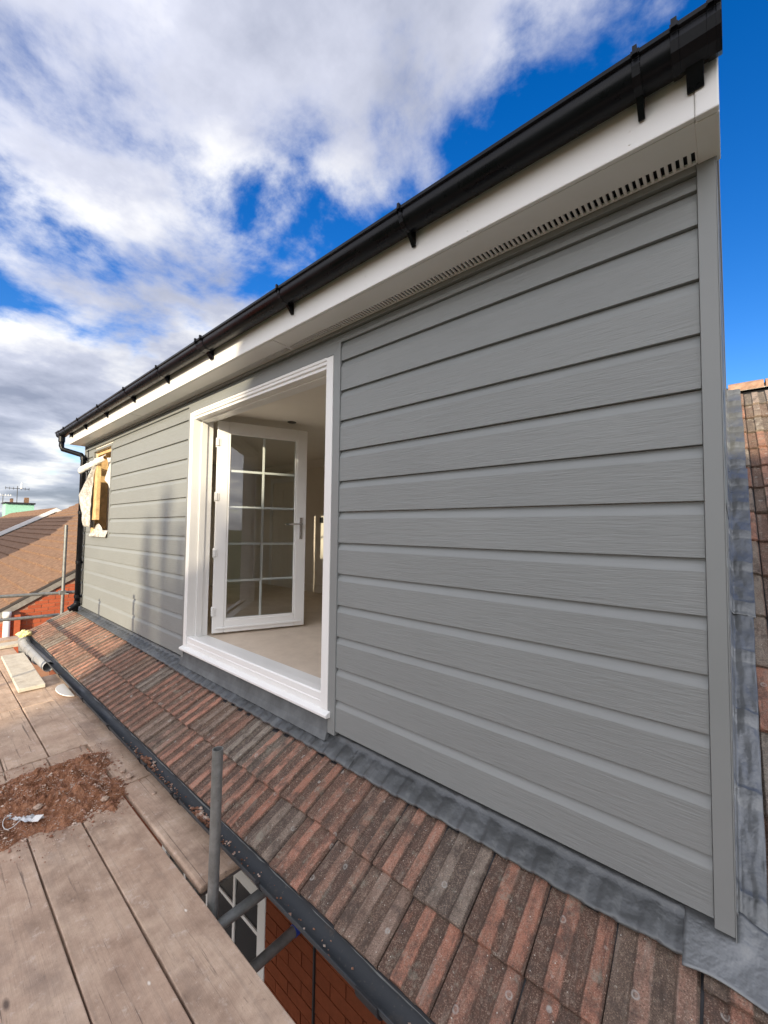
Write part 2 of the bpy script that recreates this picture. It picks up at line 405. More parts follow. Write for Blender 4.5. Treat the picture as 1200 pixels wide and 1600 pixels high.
def leafm():
    m = Mt('dark evergreen leaf', .7, 0, .3); n = m.noise(1.4, 3); m.color(m.ramp(n, [(.3, (.035, .06, .025)), (.7, (.07, .11, .04))])); return m.m
LEAF = leafm(); BARK = plain('bark', (.10, .075, .055), .95)
RENDER = plain('cream render', (.5, .46, .38), .9); REDB = plain('red facing', (.35, .13, .08), .9, scale=20)
def ground_mat():
    m = Mt('rough grass', 1, 0, .1); m.color(m.ramp(m.noise(.5, 8, .7), [(.35, (.05, .075, .03)), (.6, (.09, .11, .05)), (.8, (.16, .14, .10))])); m.bump(m.noise(9, 6), .5, .05); return m.m

# ------------------------------------------------------------------ setting
g = MB(); g.box(-900, 900, -900, 900, -3.4, -3.2); tag(g.build('ground', ground_mat()), kind='structure')
pv = MB(); pv.box(-30, 12, -3.4, -.302, -3.2, -3.10); tag(pv.build('pavement', plain('concrete paving', (.30, .285, .26), .9, var=.2, scale=2)), kind='structure')

# ================================================================== THE HOUSE
house = thing('house', 'house with grey clad dormer, tiled lower roof, white door frame and black gutters', 'house', (-3.5, 1.0, -3.2))
G = .182
XL, XR = -7.40, -.092          # ends of the boards
DL, DR = -3.856, -1.79         # outer edges of the door trims
TN, TF = math.tan(R(28)), math.tan(R(34))
ZR = -.05
def zroof(y): return ZR+(TN if y < 0 else TF)*y

# --- cladding boards: a V-jointed lap, the lower edge proud, a smooth chamfer at the top
def board(x0, x1, z0, h=G, name='cladding_board', z1cut=None):
    H = h-.004
    prof = [(-.019, .0), (-.019, H-.036), (-.0030, H-.003), (-.0030, H+.002), (.004, H+.002), (.004, 0)]
    b = MB()
    n = max(1, int((x1-x0)/.8)); L = x1-x0
    for i in range(n): pass
    b.prism(prof, 0, L)
    o = b.build(name, BOARD, house, bevel=.0012)
    o.location = (x0, 0, z0)
    o.matrix_parent_inverse = Matrix.Translation(-Vector(house.location))
    return o
WX0, WX1, WZ0, WZ1 = -6.95, -6.16, 1.03, 2.235       # small window opening
for k in range(13):
    z0 = k*G; h = G if k < 12 else .176
    dz = random.uniform(-.0008, .0008)
    if k < 12: board(DR, XR, z0+dz, h)
    # left bay
    if z0+h <= WZ0 or z0 >= WZ1:
        board(XL, DL, z0+dz, h)
    elif z0 < WZ0:      # board notched under the window
        board(XL, DL, z0+dz, h)
    else:
        board(XL, WX0-.03, z0+dz, h); board(WX1+.03, DL, z0+dz, h)
# course 13 spans over the door
for o in [o for o in house.children if abs(o.location.z-12*G) < .002]: bpy.data.objects.remove(o)
board(XL, XR, 12*G+.118, .058); board(DR, XR, 12*G, .118); board(WX1+.03, DL, 12*G, .118); board(XL, WX0-.03, 12*G, .118)
# backing walls
b = MB()
b.box(XL, WX0, .006, .16, .012, 2.56).box(WX1, DL+.05, .006, .16, .012, 2.56)
b.box(WX0, WX1, .006, .16, .012, WZ0-.002).box(WX0, WX1, .006, .16, WZ1+.002, 2.56)
b.box(DR-.05, XR, .006, .16, .012, 2.56).box(DL+.05, DR-.05, .006, .16, 2.26, 2.56)
b.box(DL+.05, DR-.05, .006, .16, .012, .06)
b.build('wall', PLASTER, house)
b = MB(); b.box(XL, XR, .012, .10, -.14, .0115); b.build('dark_gap_base', DARK, house)  # dark box paints the shade of the gap under the boards
# window opening trims, reveal
t = MB(); t.box(WX0-.028, WX0, -.024, .005, WZ0-.0, WZ1+.03).box(WX1, WX1+.028, -.024, .005, WZ0-.0, WZ1+.03).box(WX0, WX1, -.024, .005, WZ1, WZ1+.03)
t.build('window_trim', TRIM, house, bevel=.0015)
t = MB(); t.box(WX0+.002, WX0+.02, .02, .158, WZ0, WZ1); t.box(WX1-.02, WX1-.002, .02, .158, WZ0, WZ1); t.box(WX0+.02, WX1-.02, .02, .158, WZ0, WZ0+.03); t.box(WX0+.02, WX1-.02, .02, .158, WZ1-.05, WZ1)
t.build('window_lining', TIMBER, house)
# corner trims
MB().box(-.091, -.043, -.026, .010, -.022, 2.386).build('corner_trim', TRIM, house, bevel=.002)
MB().box(-.0425, -.040, -.0255, .055, -.05, 2.386).build('corner_trim', TRIM, house)
MB().box(XL-.045, XL-.001, -.024, .012, -.02, 2.386).build('corner_trim', TRIM, house, bevel=.002)
# frieze strip under the soffit
MB().box(XL, XR, -.022, .004, 12*G+.178, 2.386).build('frieze_board', TRIM, house, bevel=.002)
# cheeks: lap boards running back along the sides
for sx, xx in ((1, -.046), (-1, XL-.045)):
    for k in range(13):
        z0 = k*G
        y0 = .056 if sx > 0 else .013
        yb = min(3.6, (z0+G-ZR+.02)/TF+.35)
        if yb < .3: yb = .5
        prof = [(xx-.004*sx, z0), (xx+.007*sx, z0), (xx+.007*sx, z0+G-.03), (xx-.001*sx, z0+G-.006), (xx-.004*sx, z0+G-.006)]
        MB().prism(prof, y0, 4.0, 'y').build('cladding_board', BOARD, house)
b = MB(); b.box(-.14, -.052, .162, 4.0, -.1, 2.56).box(XL-.04, XL+.06, .162, 4.0, -.1, 2.56).build('cheek_wall', PLASTER, house)
# flat roof and rear
HX0, HX1, HY0, HY1 = -2.5, -1.3, 1.25, 2.3  # unseen roof opening, added to let daylight into the room
fb = MB()
for q in ((XL-.02, HX0, -.19, 4.15), (HX1, -.035, -.19, 4.15), (HX0, HX1, -.19, HY0), (HX0, HX1, HY1, 4.15)): fb.box(*q, 2.60, 2.66)
fb.build('flat_roof', FLATROOF, house, bevel=.004)

# --- fascia and soffit
SO = 2.385
FX0, FX1 = -7.47, -.0300
MB().box(FX0, -.085, -.215, -.197, SO, 2.60).build('fascia', UPVC, house, bevel=.004)
MB().box(-.0845, FX1, -.2185, -.195, SO-.003, 2.602).build('fascia_end_cap', UPVC, house, bevel=.004)
pin = MB()
for i in range(13):
    for z in (2.408, 2.452):
        x = -.25-.58*i; pin.tube([(x, -.2152, z), (x, -.2172, z)], .0035, 8)
pin.build('fixing_pin', UPVC, house)
# soffit with ventilation slots really cut (strips and bridges)
def soffit(x0, x1, slots):
    s = MB(); y0, ya, yb, y1 = -.1965, -.080, -.032, -.0235
    s.box(x0, x1, y0, ya, SO, SO+.008).box(x0, x1, yb, y1, SO, SO+.008)
    p = .0205
    n = int((x1-x0)/p); x = x0
    for i in range(n):
        s.box(x, x+p-.0105, ya, yb, SO, SO+.008); x += p
    s.box(x, x1, ya, yb, SO, SO+.008)
    s.box(x0, x1, -.08, -.03, SO+.012, SO+.014) if False else None
    return s.build('soffit', UPVC, house)
soffit(-2.245, -.087, True); soffit(-4.9, -2.262, True); soffit(FX0+.02, -4.91, True)
MB().box(-.0865, FX1, -.1945, .0, SO-.004, SO+.008).build('soffit_end_cap', UPVC, house, bevel=.002)
MB().box(-2.2615, -2.2455, -.1965, -.0235, SO-.003, SO+.009).build('soffit_joint_strip', UPVC, house, bevel=.001)
MB().box(FX0, -.04, -.19, -.0, SO+.02, SO+.03).build('soffit_backing', DARK, house)
MB().box(FX0, FX0+.018, -.1965, .0, SO, 2.6).build('soffit_end_cap', UPVC, house, bevel=.002)

# --- upper gutter: deep profile, open top
GX0, GX1 = -7.74, -.030
gut = MB()
gp = [(-.222, 2.576), (-.222, 2.540), (-.232, 2.517), (-.258, 2.505), (-.292, 2.508), (-.314, 2.522), (-.324, 2.546), (-.3245, 2.565), (-.334, 2.568), (-.335, 2.580), (-.326, 2.583), (-.318, 2.574)]
gi = [(-.316, 2.548), (-.306, 2.530), (-.288, 2.516), (-.262, 2.513), (-.240, 2.522), (-.229, 2.542), (-.229, 2.576)]
gut.prism(gp+gi, GX0, GX1)
gu = gut.build('gutter', BLACK, house, auto=True)
MB().box(FX0+.01, GX1-.002, -.2195, -.2155, 2.555, 2.60).build('gutter_back_strip', BLACK, house)
def scaled(prof, k, c=(-.276, 2.545)): return [(c[0]+(a-c[0])*k, c[1]+(z-c[1])*k) for a, z in prof]
outer = gp[:11]
def bracket(x, w=.022):
    s = MB(); o = scaled(outer, 1.05); i = scaled(outer, 1.004)
    s.prism(o+i[::-1], x-w/2, x+w/2)
    s.prism([(-.2195, 2.53), (-.2160, 2.462), (-.2255, 2.458), (-.262, 2.503), (-.262, 2.53)], x-.009, x+.009)
    s.box(x-.006, x+.006, -.342, -.328, 2.566, 2.592)
    return s.build('gutter_bracket', BLACK, gu, bevel=.0015)
for x in (-.215, -1.10, -2.01, -3.83, -4.69, -5.60, -6.50, -7.25): bracket(x)
def union(x, w=.11):
    s = MB(); o = scaled(outer, 1.05); i = scaled(outer, 1.006)
    s.prism(o+i[::-1], x-w/2, x+w/2)
    o2 = scaled(outer, 1.09); i2 = scaled(outer, 1.045)
    for q in (-.04, .04): s.prism(o2+i2[::-1], x+q-.010, x+q+.010)
    s.prism([(-.2195, 2.53), (-.2160, 2.462), (-.2255, 2.458), (-.262, 2.503), (-.262, 2.53)], x-.02, x+.02)
    s.box(x-.047, x-.033, -.344, -.326, 2.568, 2.594).box(x+.033, x+.047, -.344, -.326, 2.568, 2.594)
    return s.build('gutter_union', BLACK, gu, bevel=.002)
union(-3.02); union(-.0815, .100)
# stop ends
for x0, x1 in ((GX1-.0035, GX1+.010), (GX0-.010, GX0-.0005)):
    MB().prism(scaled(outer, 1.10), x0, x1).build('stop_end', BLACK, gu, bevel=.003)
# outlet and downpipe at the far end
o = MB(); o.prism(scaled(outer, 1.10), -7.68, -7.55); o.tube([(-7.615, -.276, 2.51), (-7.615, -.276, 2.43)], .042); o.build('gutter_outlet', BLACK, gu, bevel=.002)
dp = MB(); dp.tube([(-7.615,-.276,2.47),(-7.615,-.276,2.37),(-7.60,-.262,2.32),(-7.36,-.085,2.235),(-7.335,-.066,2.20),(-7.33,-.062,2.15),(-7.33,-.062,.05)], .034)
dpo = dp.build('downpipe', BLACK, house, smooth=True)
for z in (2.16, 1.35, .62, .12):
    c = MB(); c.tube([(-7.33,-.062,z), (-7.33,-.062,z+.045)], .040); c.box(-7.385,-7.275,-.03,-.0,z+.008,z+.036); c.build('pipe_clip', BLACK, dpo, bevel=.002)
sh = MB(); sh.tube([(-7.33,-.062,.08),(-7.33,-.068,.03),(-7.33,-.12,-.015),(-7.33,-.16,-.035)], .038, hollow=.005); sh.build('pipe_shoe', BLACK, dpo, smooth=True)
cb = MB(); cb.tube([(-7.22+.006*math.sin(z*7), -.03, z) for z in [2.3-.12*i for i in range(20)]], .006, 6); cb.build('cable', BLACK, house, smooth=True)

# --- door frame
FL, FR, FB, FT = -3.815, -1.850, .075, 2.235
fr = MB()
def framering(s, x0, x1, z0, z1, w, y0, y1, wb=None, wt=None):
    wb = wb or w; wt = wt or w
    s.box(x0, x0+w, y0, y1, z0, z1).box(x1-w, x1, y0, y1, z0, z1).box(x0+w, x1-w, y0, y1, z0, z0+wb).box(x0+w, x1-w, y0, y1, z1-wt, z1)
# jamb, head and sill sections with small steps like an extruded profile
def frame_part(name, prof_axis, *a): pass
for nm, x0, x1 in (('door_jamb', FL, FL+.062), ('door_jamb', FR-.062, FR)):
    s = MB(); s.box(x0, x1, -.030, .048, FB+.03, FT-.002)
    inx = x0+.004 if nm == 'door_jamb' and x0 == FL else x0+.018
    s.box(x0+.0005, x1-.0005 if x0 != FL else x1+.012, .0485, .105, FB+.06, FT-.002) if x0 == FL else s.box(x0-.012, x1-.0005, .0485, .105, FB+.06, FT-.002)
    s.box(x0+.001, x1-.001, .1055, .165, FB+.06, FT-.002)
    s.build(nm, UPVC, house, bevel=.003)
s = MB(); s.prism([(-.030, FT), (-.030, FT-.018), (-.024, FT-.022), (-.024, FT-.040), (-.012, FT-.046), (-.012, FT-.064), (.045, FT-.064), (.045, FT-.078), (.105, FT-.078), (.105, FT-.058), (.165, FT-.058), (.165, FT)], FL+.063, FR-.063)
s.build('door_head', UPVC, house, bevel=.0015)
s = MB(); s.prism([(-.024, FB+.030), (-.024, FB+.066), (-.020, FB+.068), (-.020, FB+.108), (-.012, FB+.116), (.045, FB+.116), (.05, FB+.095), (.165, FB+.095), (.165, FB), (-.015, FB)], FL+.063, FR-.063)
s.build('door_threshold', UPVC, house, bevel=.0025)
s = MB(); s.prism([(-.060, FB+.0), (-.060, FB+.014), (-.055, FB+.018), (-.025, FB+.0285), (.0, FB+.0295), (.0, FB-.01), (-.054, FB-.005)], FL-.012, FR+.022)
s.build('door_cill', UPVC, house, bevel=.003)
MB().prism([(-.048, -.062), (-.030, -.020), (-.010, FB-.012), (.005, FB-.012), (.005, -.062)], FL-.03, FR).build('lead_upstand', plain('dull lead upstand', (.115, .125, .128), .7, var=.3, scale=9, bump=.2, bscale=30), house)
# grey trims round the door, mitred at the top
for x0, x1, xm in ((DL, FL-.001, -1), (FR+.001, DR, 1)):
    s = MB()
    zt = FT+.065
    if xm < 0: prof = [(x0, -.022), (x1, -.022), (x1, FT+.003), (x0, zt)]
    else: prof = [(x0, -.022), (x1, -.022), (x1, zt), (x0, FT+.003)]
    s.prism([(p[0], p[1]) for p in prof], -.026, .004, 'y')
    s.build('door_trim', TRIM, house, bevel=.0015)
MB().prism([(DL+.0015, FT+.066), (FL, FT+.0045), (FR, FT+.0045), (DR-.0015, FT+.066)], -.0245, .004, 'y').build('door_trim', TRIM, house, bevel=.0015)
# rebate strips and hinges on the left jamb
MB().box(FL+.0635, FL+.073, .050, .062, FB+.13, FT-.08).build('weather_seal', DARK, house)
# --- open leaf
hx, hy = -3.735, .195; tx, ty = -3.405, 1.005
W = math.hypot(tx-hx, ty-hy); H0, H1 = .185, 2.195
leaf = MB()
def lf(s, u0, u1, v0, v1, z0, z1): s.box(u0, u1, v0, v1, z0, z1)
T_ = .056
st = .105
for (a, b_, c, d) in ((0, st, 0, H1-H0), (W-st, W, 0, H1-H0), (st, W-st, 0, .115), (st, W-st, H1-H0-.105, H1-H0)): leaf.box(a, b_, -T_/2, T_/2, c, d)
leaf.box(.03, W-.03, -T_/2-.014, -T_/2+.001, .035, .055)
lo = leaf.build('door_leaf', UPVC, house, bevel=.006)
ang = math.atan2(ty-hy, tx-hx)
lo.location = (hx, hy, H0); lo.rotation_euler = (0, 0, ang)
lo.matrix_parent_inverse = Matrix.Translation(-Vector(house.location))
def sub(mb, name, mat, **k):
    o = mb.build(name, mat, None, **k); o.parent = lo; return o
gx0, gx1, gz0, gz1 = st, W-st, .115, H1-H0-.105
bead = MB(); framering(bead, gx0, gx1, gz0, gz1, .016, -T_/2+.004, T_/2-.004); sub(bead, 'glazing_bead', UPVC, bevel=.003)
gx0 += .016; gx1 -= .016; gz0 += .016; gz1 -= .016
xm = (gx0+gx1)/2; rows = 5; hh = (gz1-gz0)/rows
sub(MB().box(xm-.0115, xm+.0115, -.006, .006, gz0, gz1), 'glazing_bar', UPVC, bevel=.003)
for r in range(1, rows):
    for xa, xb in ((gx0, xm-.012), (xm+.012, gx1)):
        sub(MB().box(xa, xb, -.0055, .0055, gz0+r*hh-.0115, gz0+r*hh+.0115), 'glazing_bar', UPVC, bevel=.003)
for r in range(rows):
    for xa, xb in ((gx0, xm), (xm, gx1)):
        sub(MB().quad((xa, -.011, gz0+r*hh), (xb, -.011, gz0+r*hh), (xb, -.011, gz0+(r+1)*hh), (xa, -.011, gz0+(r+1)*hh)), 'pane', GLASS)
hd = MB(); hd.box(W-.068, W-.040, -T_/2-.010, -T_/2, .88, 1.10); hd.tube([(W-.054, -T_/2-.008, 1.035), (W-.054, -T_/2-.05, 1.035), (W-.075, -T_/2-.058, 1.035), (W-.185, -T_/2-.056, 1.03)], .0095, 10)
hd.tube([(W-.054, -T_/2-.002, .935), (W-.054, -T_/2-.014, .935)], .009, 10); sub(hd, 'handle', CHROME, bevel=.002)
hd = MB(); hd.box(W-.068, W-.040, T_/2, T_/2+.010, .88, 1.10); hd.tube([(W-.054, T_/2+.008, 1.035), (W-.054, T_/2+.05, 1.035), (W-.075, T_/2+.058, 1.035), (W-.185, T_/2+.056, 1.03)], .0095, 10); sub(hd, 'handle', CHROME, bevel=.002)
for z in (.2, .75, 1.28, 1.80):
    s = MB(); s.tube([(0, 0, z-.045), (0, 0, z+.045)], .011, 10); s.box(-.012, .012, -.045, .0, z-.035, z+.035); s.box(.0, .03, -T_/2-.006, -T_/2+.004, z-.035, z+.035); sub(s, 'hinge', UPVC, bevel=.002)

# --- the room seen through the door
RX0, RX1, RY1, FZ, CZ = -6.9, -.142, 2.55, .165, 2.27
MB().box(RX0, RX1, .162, RY1, FZ-.1, FZ).build('room_floor', FLOOR, house)
MB().box(DL, DR, .007, .160, FZ-.1, FZ-.02).build('room_floor', FLOOR, house)
c = MB()
for q in ((RX0, HX0, .162, RY1), (HX1, RX1, .162, RY1), (HX0, HX1, .162, HY0), (HX0, HX1, HY1, RY1)): c.box(*q, CZ, CZ+.06)
c.build('room_ceiling', CEIL, house)
c = MB(); framering2 = ((HX0-.03, HX0, HY0-.03, HY1+.03), (HX1, HX1+.03, HY0-.03, HY1+.03), (HX0, HX1, HY0-.03, HY0), (HX0, HX1, HY1, HY1+.03))
for q in framering2: c.box(*q, CZ+.061, 2.599)
for q in framering2: c.box(*q, 2.661, 2.74)
rl = c.build('added_roof_light', CEIL, house)  # kerb of the added opening that brightens the room
o = MB().box(HX0-.03, HX1+.03, HY0-.03, HY1+.03, 2.742, 2.748).build('pane', GLASS, None); o.parent = rl
w = MB(); w.box(RX0-.1, RX1, RY1, RY1+.1, FZ-.1, 2.5); w.box(RX0-.1, RX0, .162, RY1, FZ-.1, 2.5); w.build('room_wall', PLASTER, house)
w = MB(); w.box(RX1, RX1+.001, .162, RY1, FZ, CZ); w.build('room_wall', PLASTER, house)
s = MB(); s.prism([(RY1-.015, FZ), (RY1-.001, FZ), (RY1-.001, FZ+.12), (RY1-.015, FZ+.11)], RX0+.02, RX1); s.build('skirting_board', PLASTER, house)
s = MB(); s.prism([(RY1-.10, CZ-.001), (RY1-.001, CZ-.001), (RY1-.001, CZ-.10), (RY1-.02, CZ-.095), (RY1-.085, CZ-.02)], RX0+.02, RX1); s.build('coving', CEIL, house)
s = MB(); s.tube([(-3.442, .836, CZ-.0005), (-3.442, .836, CZ-.004)], .045, 20); s.build('downlight_hole', DARK, house)
MB().box(-4.99, -4.91, RY1-.01, RY1-.001, 1.27, 1.36).build('wall_switch', DARK, house, bevel=.002)
# a plain internal door casing on the back wall, seen through the panes
s = MB(); s.box(-6.35, -6.27, RY1-.03, RY1-.016, FZ, 2.06).box(-5.55, -5.47, RY1-.03, RY1-.016, FZ, 2.06).box(-6.27, -5.55, RY1-.03, RY1-.016, 1.98, 2.06); s.build('door_casing', UPVC, house, bevel=.004)
s = MB(); s.box(-6.268, -5.552, RY1-.022, RY1-.0165, FZ+.01, 1.979)
for a, b_ in ((-6.20, -5.95), (-5.87, -5.62)):
    s.box(a, b_, RY1-.028, RY1-.0225, .35, .95).box(a, b_, RY1-.028, RY1-.0225, 1.08, 1.85)
s.build('inner_door', CEIL, house, bevel=.004)

# --- lower roof tiles
PIT = .218
TL = .385
def tile_mesh(L):
    top = [(0,-.002),(.004,0),(.050,0),(.058,.009),(.103,.009),(.111,0),(.154,0),(.162,.009),(.205,.009),(.213,-.003)]
    s = MB(); n = len(top)
    segs = [0, .006, L*.33, L*.66, L]
    for i, y in enumerate(segs):
        for (x, z) in top:
            zz = z-(.004 if i == 0 else 0)+(random.uniform(-.0006, .0006) if 0 < i < 4 else 0)
            s.v.append((x, y+(random.uniform(-.0022, .0022) if i < 2 else 0), zz))
    for i in range(len(segs)-1):
        for j in range(n-1):
            a = i*n+j; s.f.append((a, a+1, a+n+1, a+n))
    # butt face and sides
    base = len(s.v)
    for (x, z) in top: s.v.append((x, .002, z-.022))
    for j in range(n-1): s.f.append((j, base+j, base+j+1, j+1))
    b2 = len(s.v); s.v += [(0, L, -.022), (.213, L, -.022)]
    s.f.append((base, 0, n, n*2, n*3, n*4, b2)); s.f.append((base+n-1, b2+1, n*4+n-1, n*3+n-1, n*2+n-1, n+n-1, n-1))
    return s.mesh('roof_tile', TILE)
TMs = [tile_mesh(TL) for _ in range(3)]
T_right = .103+PIT*3
ncol = 39
def place_tile(x, y, z, pitch, m=None):
    o = inst(random.choice(TMs), 'roof_tile', house, (x+random.uniform(-.0012, .0012), y, z+random.uniform(-.0015, .002)),
             (pitch+R(random.uniform(-.35, .35)), R(random.uniform(-.4, .4)), R(random.uniform(-.35, .35))))
    return o
tiltN = math.asin(.0215/.236)
for c in range(ncol):
    x = T_right-PIT*(c+1)
    for y in (-.548, -.340):
        jy = random.uniform(-.004, .004)
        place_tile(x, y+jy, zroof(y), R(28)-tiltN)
tiltF = math.asin(.0215/.34)
for c in range(4):
    x = T_right-PIT*(c+1)-(0 if c < 3 else 0)
    for k in range(15):
        y = -.223+.282*k
        if k == 0: place_tile(x, -.135, zroof(-.135)+.001, R(30)-tiltN)
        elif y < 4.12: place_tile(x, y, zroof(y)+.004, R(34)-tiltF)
# left of the dormer
for c in range(1):
    x = -7.69
    for k in range(1, 14): 
        y = -.223+.282*k
        place_tile(x+.0, y, zroof(y)+.004, R(34)-tiltF)
# roof deck under the tiles
rd = MB()
rd.quad((-7.68,-.54,zroof(-.54)-.03), (T_right,-.54,zroof(-.54)-.03), (T_right,0,ZR-.03), (-7.68,0,ZR-.03))
rd.quad((-.04,0,ZR-.03), (T_right,0,ZR-.03), (T_right,4.3,zroof(4.3)-.03), (-.04,4.3,zroof(4.3)-.03))
rd.quad((-7.68,0,ZR-.03), (XL,0,ZR-.03), (XL,4.3,zroof(4.3)-.03), (-7.68,4.3,zroof(4.3)-.03))
rd.build('roof_felt', DARK, house)
MB().prism([(y, z) for y, z in ((-.52, zroof(-.52)-.035), (-.52, zroof(-.52)-.012), (-.30, zroof(-.30)-.012), (0, ZR-.012), (4.2, zroof(4.2)-.012), (4.2, zroof(4.2)-.12), (0, ZR-.12), (-.45, zroof(-.45)-.14))], -7.715, -7.695).build('verge_board', GREYWOOD, house)
# ridge: mortar and ridge tiles
yr = 4.20; zr_ = zroof(yr)
MM = plain('ridge mortar', (.55, .51, .43), .95, var=.2, scale=20, bump=.5)
s = MB(); s.grid(lambda u, v: (-.06+u*(T_right+.06), yr-.13+.26*v+.006*fn(u*40, v*3), zr_-.075+.055*math.sin(v*math.pi)+.008*fn(u*60, v*4)), 60, 6); s.build('ridge_mortar', MM, house, smooth=True)
RT = plain('ridge tile', (.33, .20, .13), .9, var=.35, scale=18, bump=.6)
for i in range(3):
    x0 = -.02+i*.30
    s = MB(); pr = [(yr+.125*math.cos(a), zr_-.07+.115*math.sin(a)) for a in [math.pi*q/8 for q in range(9)]]; pi_ = [(yr+.112*math.cos(a), zr_-.07+.102*math.sin(a)) for a in [math.pi*q/8 for q in range(9)]][::-1]
    s.prism(pr+pi_, x0, x0+.285); s.build('ridge_tile', RT, house, auto=True)

# --- lead flashing along the wall, dressed over the tile ribs
def lead_strip(x0, x1, seed):
    n = int((x1-x0)/.010)
    def f(u, v):
        x = x0+(x1-x0)*u
        ph = ((x-T_right) % PIT)
        rib = 1 if (.054 < ph < .108 or .158 < ph < .21) else 0
        e = -.100+.006*fn(x*2.2, seed)+.003*fn(x*9, 2, seed)-.004*rib+ (.03*max(0, min(1, (-x-3.0)/4.2)))
        y = .012+(e-.012)*v
        lift = .0035+.0095*rib*min(1, v*1.6)+.004*fn(x*7, v*2, seed)*v+.0025*fn(x*23, v*5, seed)
        if v < .12: lift += .02*(1-v/.12)
        lift -= .002*v+.003*max(0, v-.9)*10
        return (x, y, zroof(y)+lift)
    s = MB(); s.grid(f, n, 12); o = s.build('lead_flashing', LEADD, house, smooth=True, solid=.0025); return o
lead_strip(-1.62, -.10, 1.3); lead_strip(-3.20, -1.60, 4.1); lead_strip(-5.0, -3.185, 7.7); lead_strip(-6.6, -4.98, 9.2); lead_strip(XL-.2, -6.58, 12.4)
# corner piece wrapping round the foot of the corner trim
def fcorner(u, v):
    x = -.165+.29*u; y = .035-.165*v+.012*math.sin(u*5)
    lift = .021+.006*fn(x*9, y*9, 3)+(.012*math.exp(-((x+.03)/.02)**2) if y > -.03 else 0)
    return (x, y-.012*u*0, zroof(min(y, 0))+(TF*y if y > 0 else 0)+lift)
s = MB(); s.grid(fcorner, 30, 18); s.build('lead_corner', LEAD, house, smooth=True, solid=.003)
# lead up the cheek, creased at each tile course and lapped in lengths
def side_lead(y0, y1, wtop, seed, lift0):
    n = int((y1-y0)/.014)
    def f(u, v):
        y = y0+(y1-y0)*u
        q = ((y-.059) % .282)/.282          # position within the tile course
        step = .026*(1-q)
        crease = .020*math.exp(-((q-.03)/.035)**2)
        wd = .060+.045*min(1, y/3.)+wtop+.003*fn(y*6, seed)
        x = -.040+wd*v*1.0
        bow = .013*math.sin(v*math.pi)*(.6+.4*math.cos(q*6.28))
        lift = lift0+step+bow*(.5+.5*fn(y*3, seed))+crease*(1-.4*v)+.006*fn(y*11, v*3, seed)+.003*fn(y*31, v*8, seed)
        if v < .1: lift += .035*(1-v/.1)
        return (x, y, ZR+TF*y+lift)
    s = MB(); s.grid(f, n, 14); return s.build('lead_flashing', LEAD, house, smooth=True, solid=.003)
side_lead(.03, 1.18, .012, 2.1, .013); side_lead(1.15, 2.52, .020, 5.2, .018); side_lead(2.49, 4.1, .012, 8.8, .013)

# --- lower gutter
GZ = -.372; GY = -.560; GR = .056
lg = MB()
arc = [(GY+GR*math.cos(a), GZ+GR*math.sin(a)) for a in [math.pi+math.pi*q/14 for q in range(15)]]
arc2 = [(GY+(GR-.004)*math.cos(a), GZ+(GR-.004)*math.sin(a)) for a in [math.pi+math.pi*q/14 for q in range(15)]][::-1]
lg.prism(arc+arc2, -7.62, T_right-.02)
lgo = lg.build('gutter', OLDGUT, house, auto=True)
for x in [-7.5, -5.35, -4.46, -3.72, -3.05, -2.93, -2.52, -2.45, -1.62, -.82, -.06]:
    s = MB(); a1 = [(GY+(GR+.006)*math.cos(a), GZ+.004+(GR+.006)*math.sin(a)) for a in [math.pi*.97+math.pi*1.03*q/12 for q in range(13)]]
    a2 = [(GY+(GR+.0005)*math.cos(a), GZ+.004+(GR+.0005)*math.sin(a)) for a in [math.pi*.97+math.pi*1.03*q/12 for q in range(13)]][::-1]
    s.prism(a1+a2, x-.011, x+.011); s.box(x-.009, x+.009, GY-GR-.012, GY-GR+.006, GZ-.002, GZ+.010); s.build('gutter_bracket', DARK, lgo, bevel=.0015)
s = MB(); a1 = [(GY+(GR+.010)*math.cos(a), GZ+.002+(GR+.010)*math.sin(a)) for a in [math.pi*.98+math.pi*1.02*q/12 for q in range(13)]]; a2 = [(GY+(GR+.001)*math.cos(a), GZ+.002+(GR+.001)*math.sin(a)) for a in [math.pi*.98+math.pi*1.02*q/12 for q in range(13)]][::-1]
s.prism(a1+a2, -1.02, -.92); s.build('gutter_union', DARK, lgo, bevel=.002)
MB().prism(arc, -7.634, -7.6205).build('stop_end', OLDGUT, lgo)
# torn grey felt strip hanging between tiles and gutter
def felt(u, v):
    x = -7.65+u*(T_right+7.60); n = fn(x*5, 1.7)*.5+fn(x*17, 3.1)*.35
    y = -.508-.026*v-.006*n*v; z = zroof(-.53)-.018-.030*v-.010*n*v
    return (x, y, z)
s = MB(); s.grid(felt, 700, 3); s.build('roofing_felt_edge', plain('grey felt', (.19, .20, .195), .8, var=.3, scale=12), house, smooth=True)
# lower fascia and soffit
MB().box(-7.66, T_right, -.500, -.482, -.52, zroof(-.5)-.035).build('fascia', plain('dark stained fascia', (.045, .04, .036), .6), house)
MB().box(-7.66, T_right, -.482, -.302, -.52, -.512).build('soffit', plain('dark stained soffit', (.05, .045, .04), .6), house)
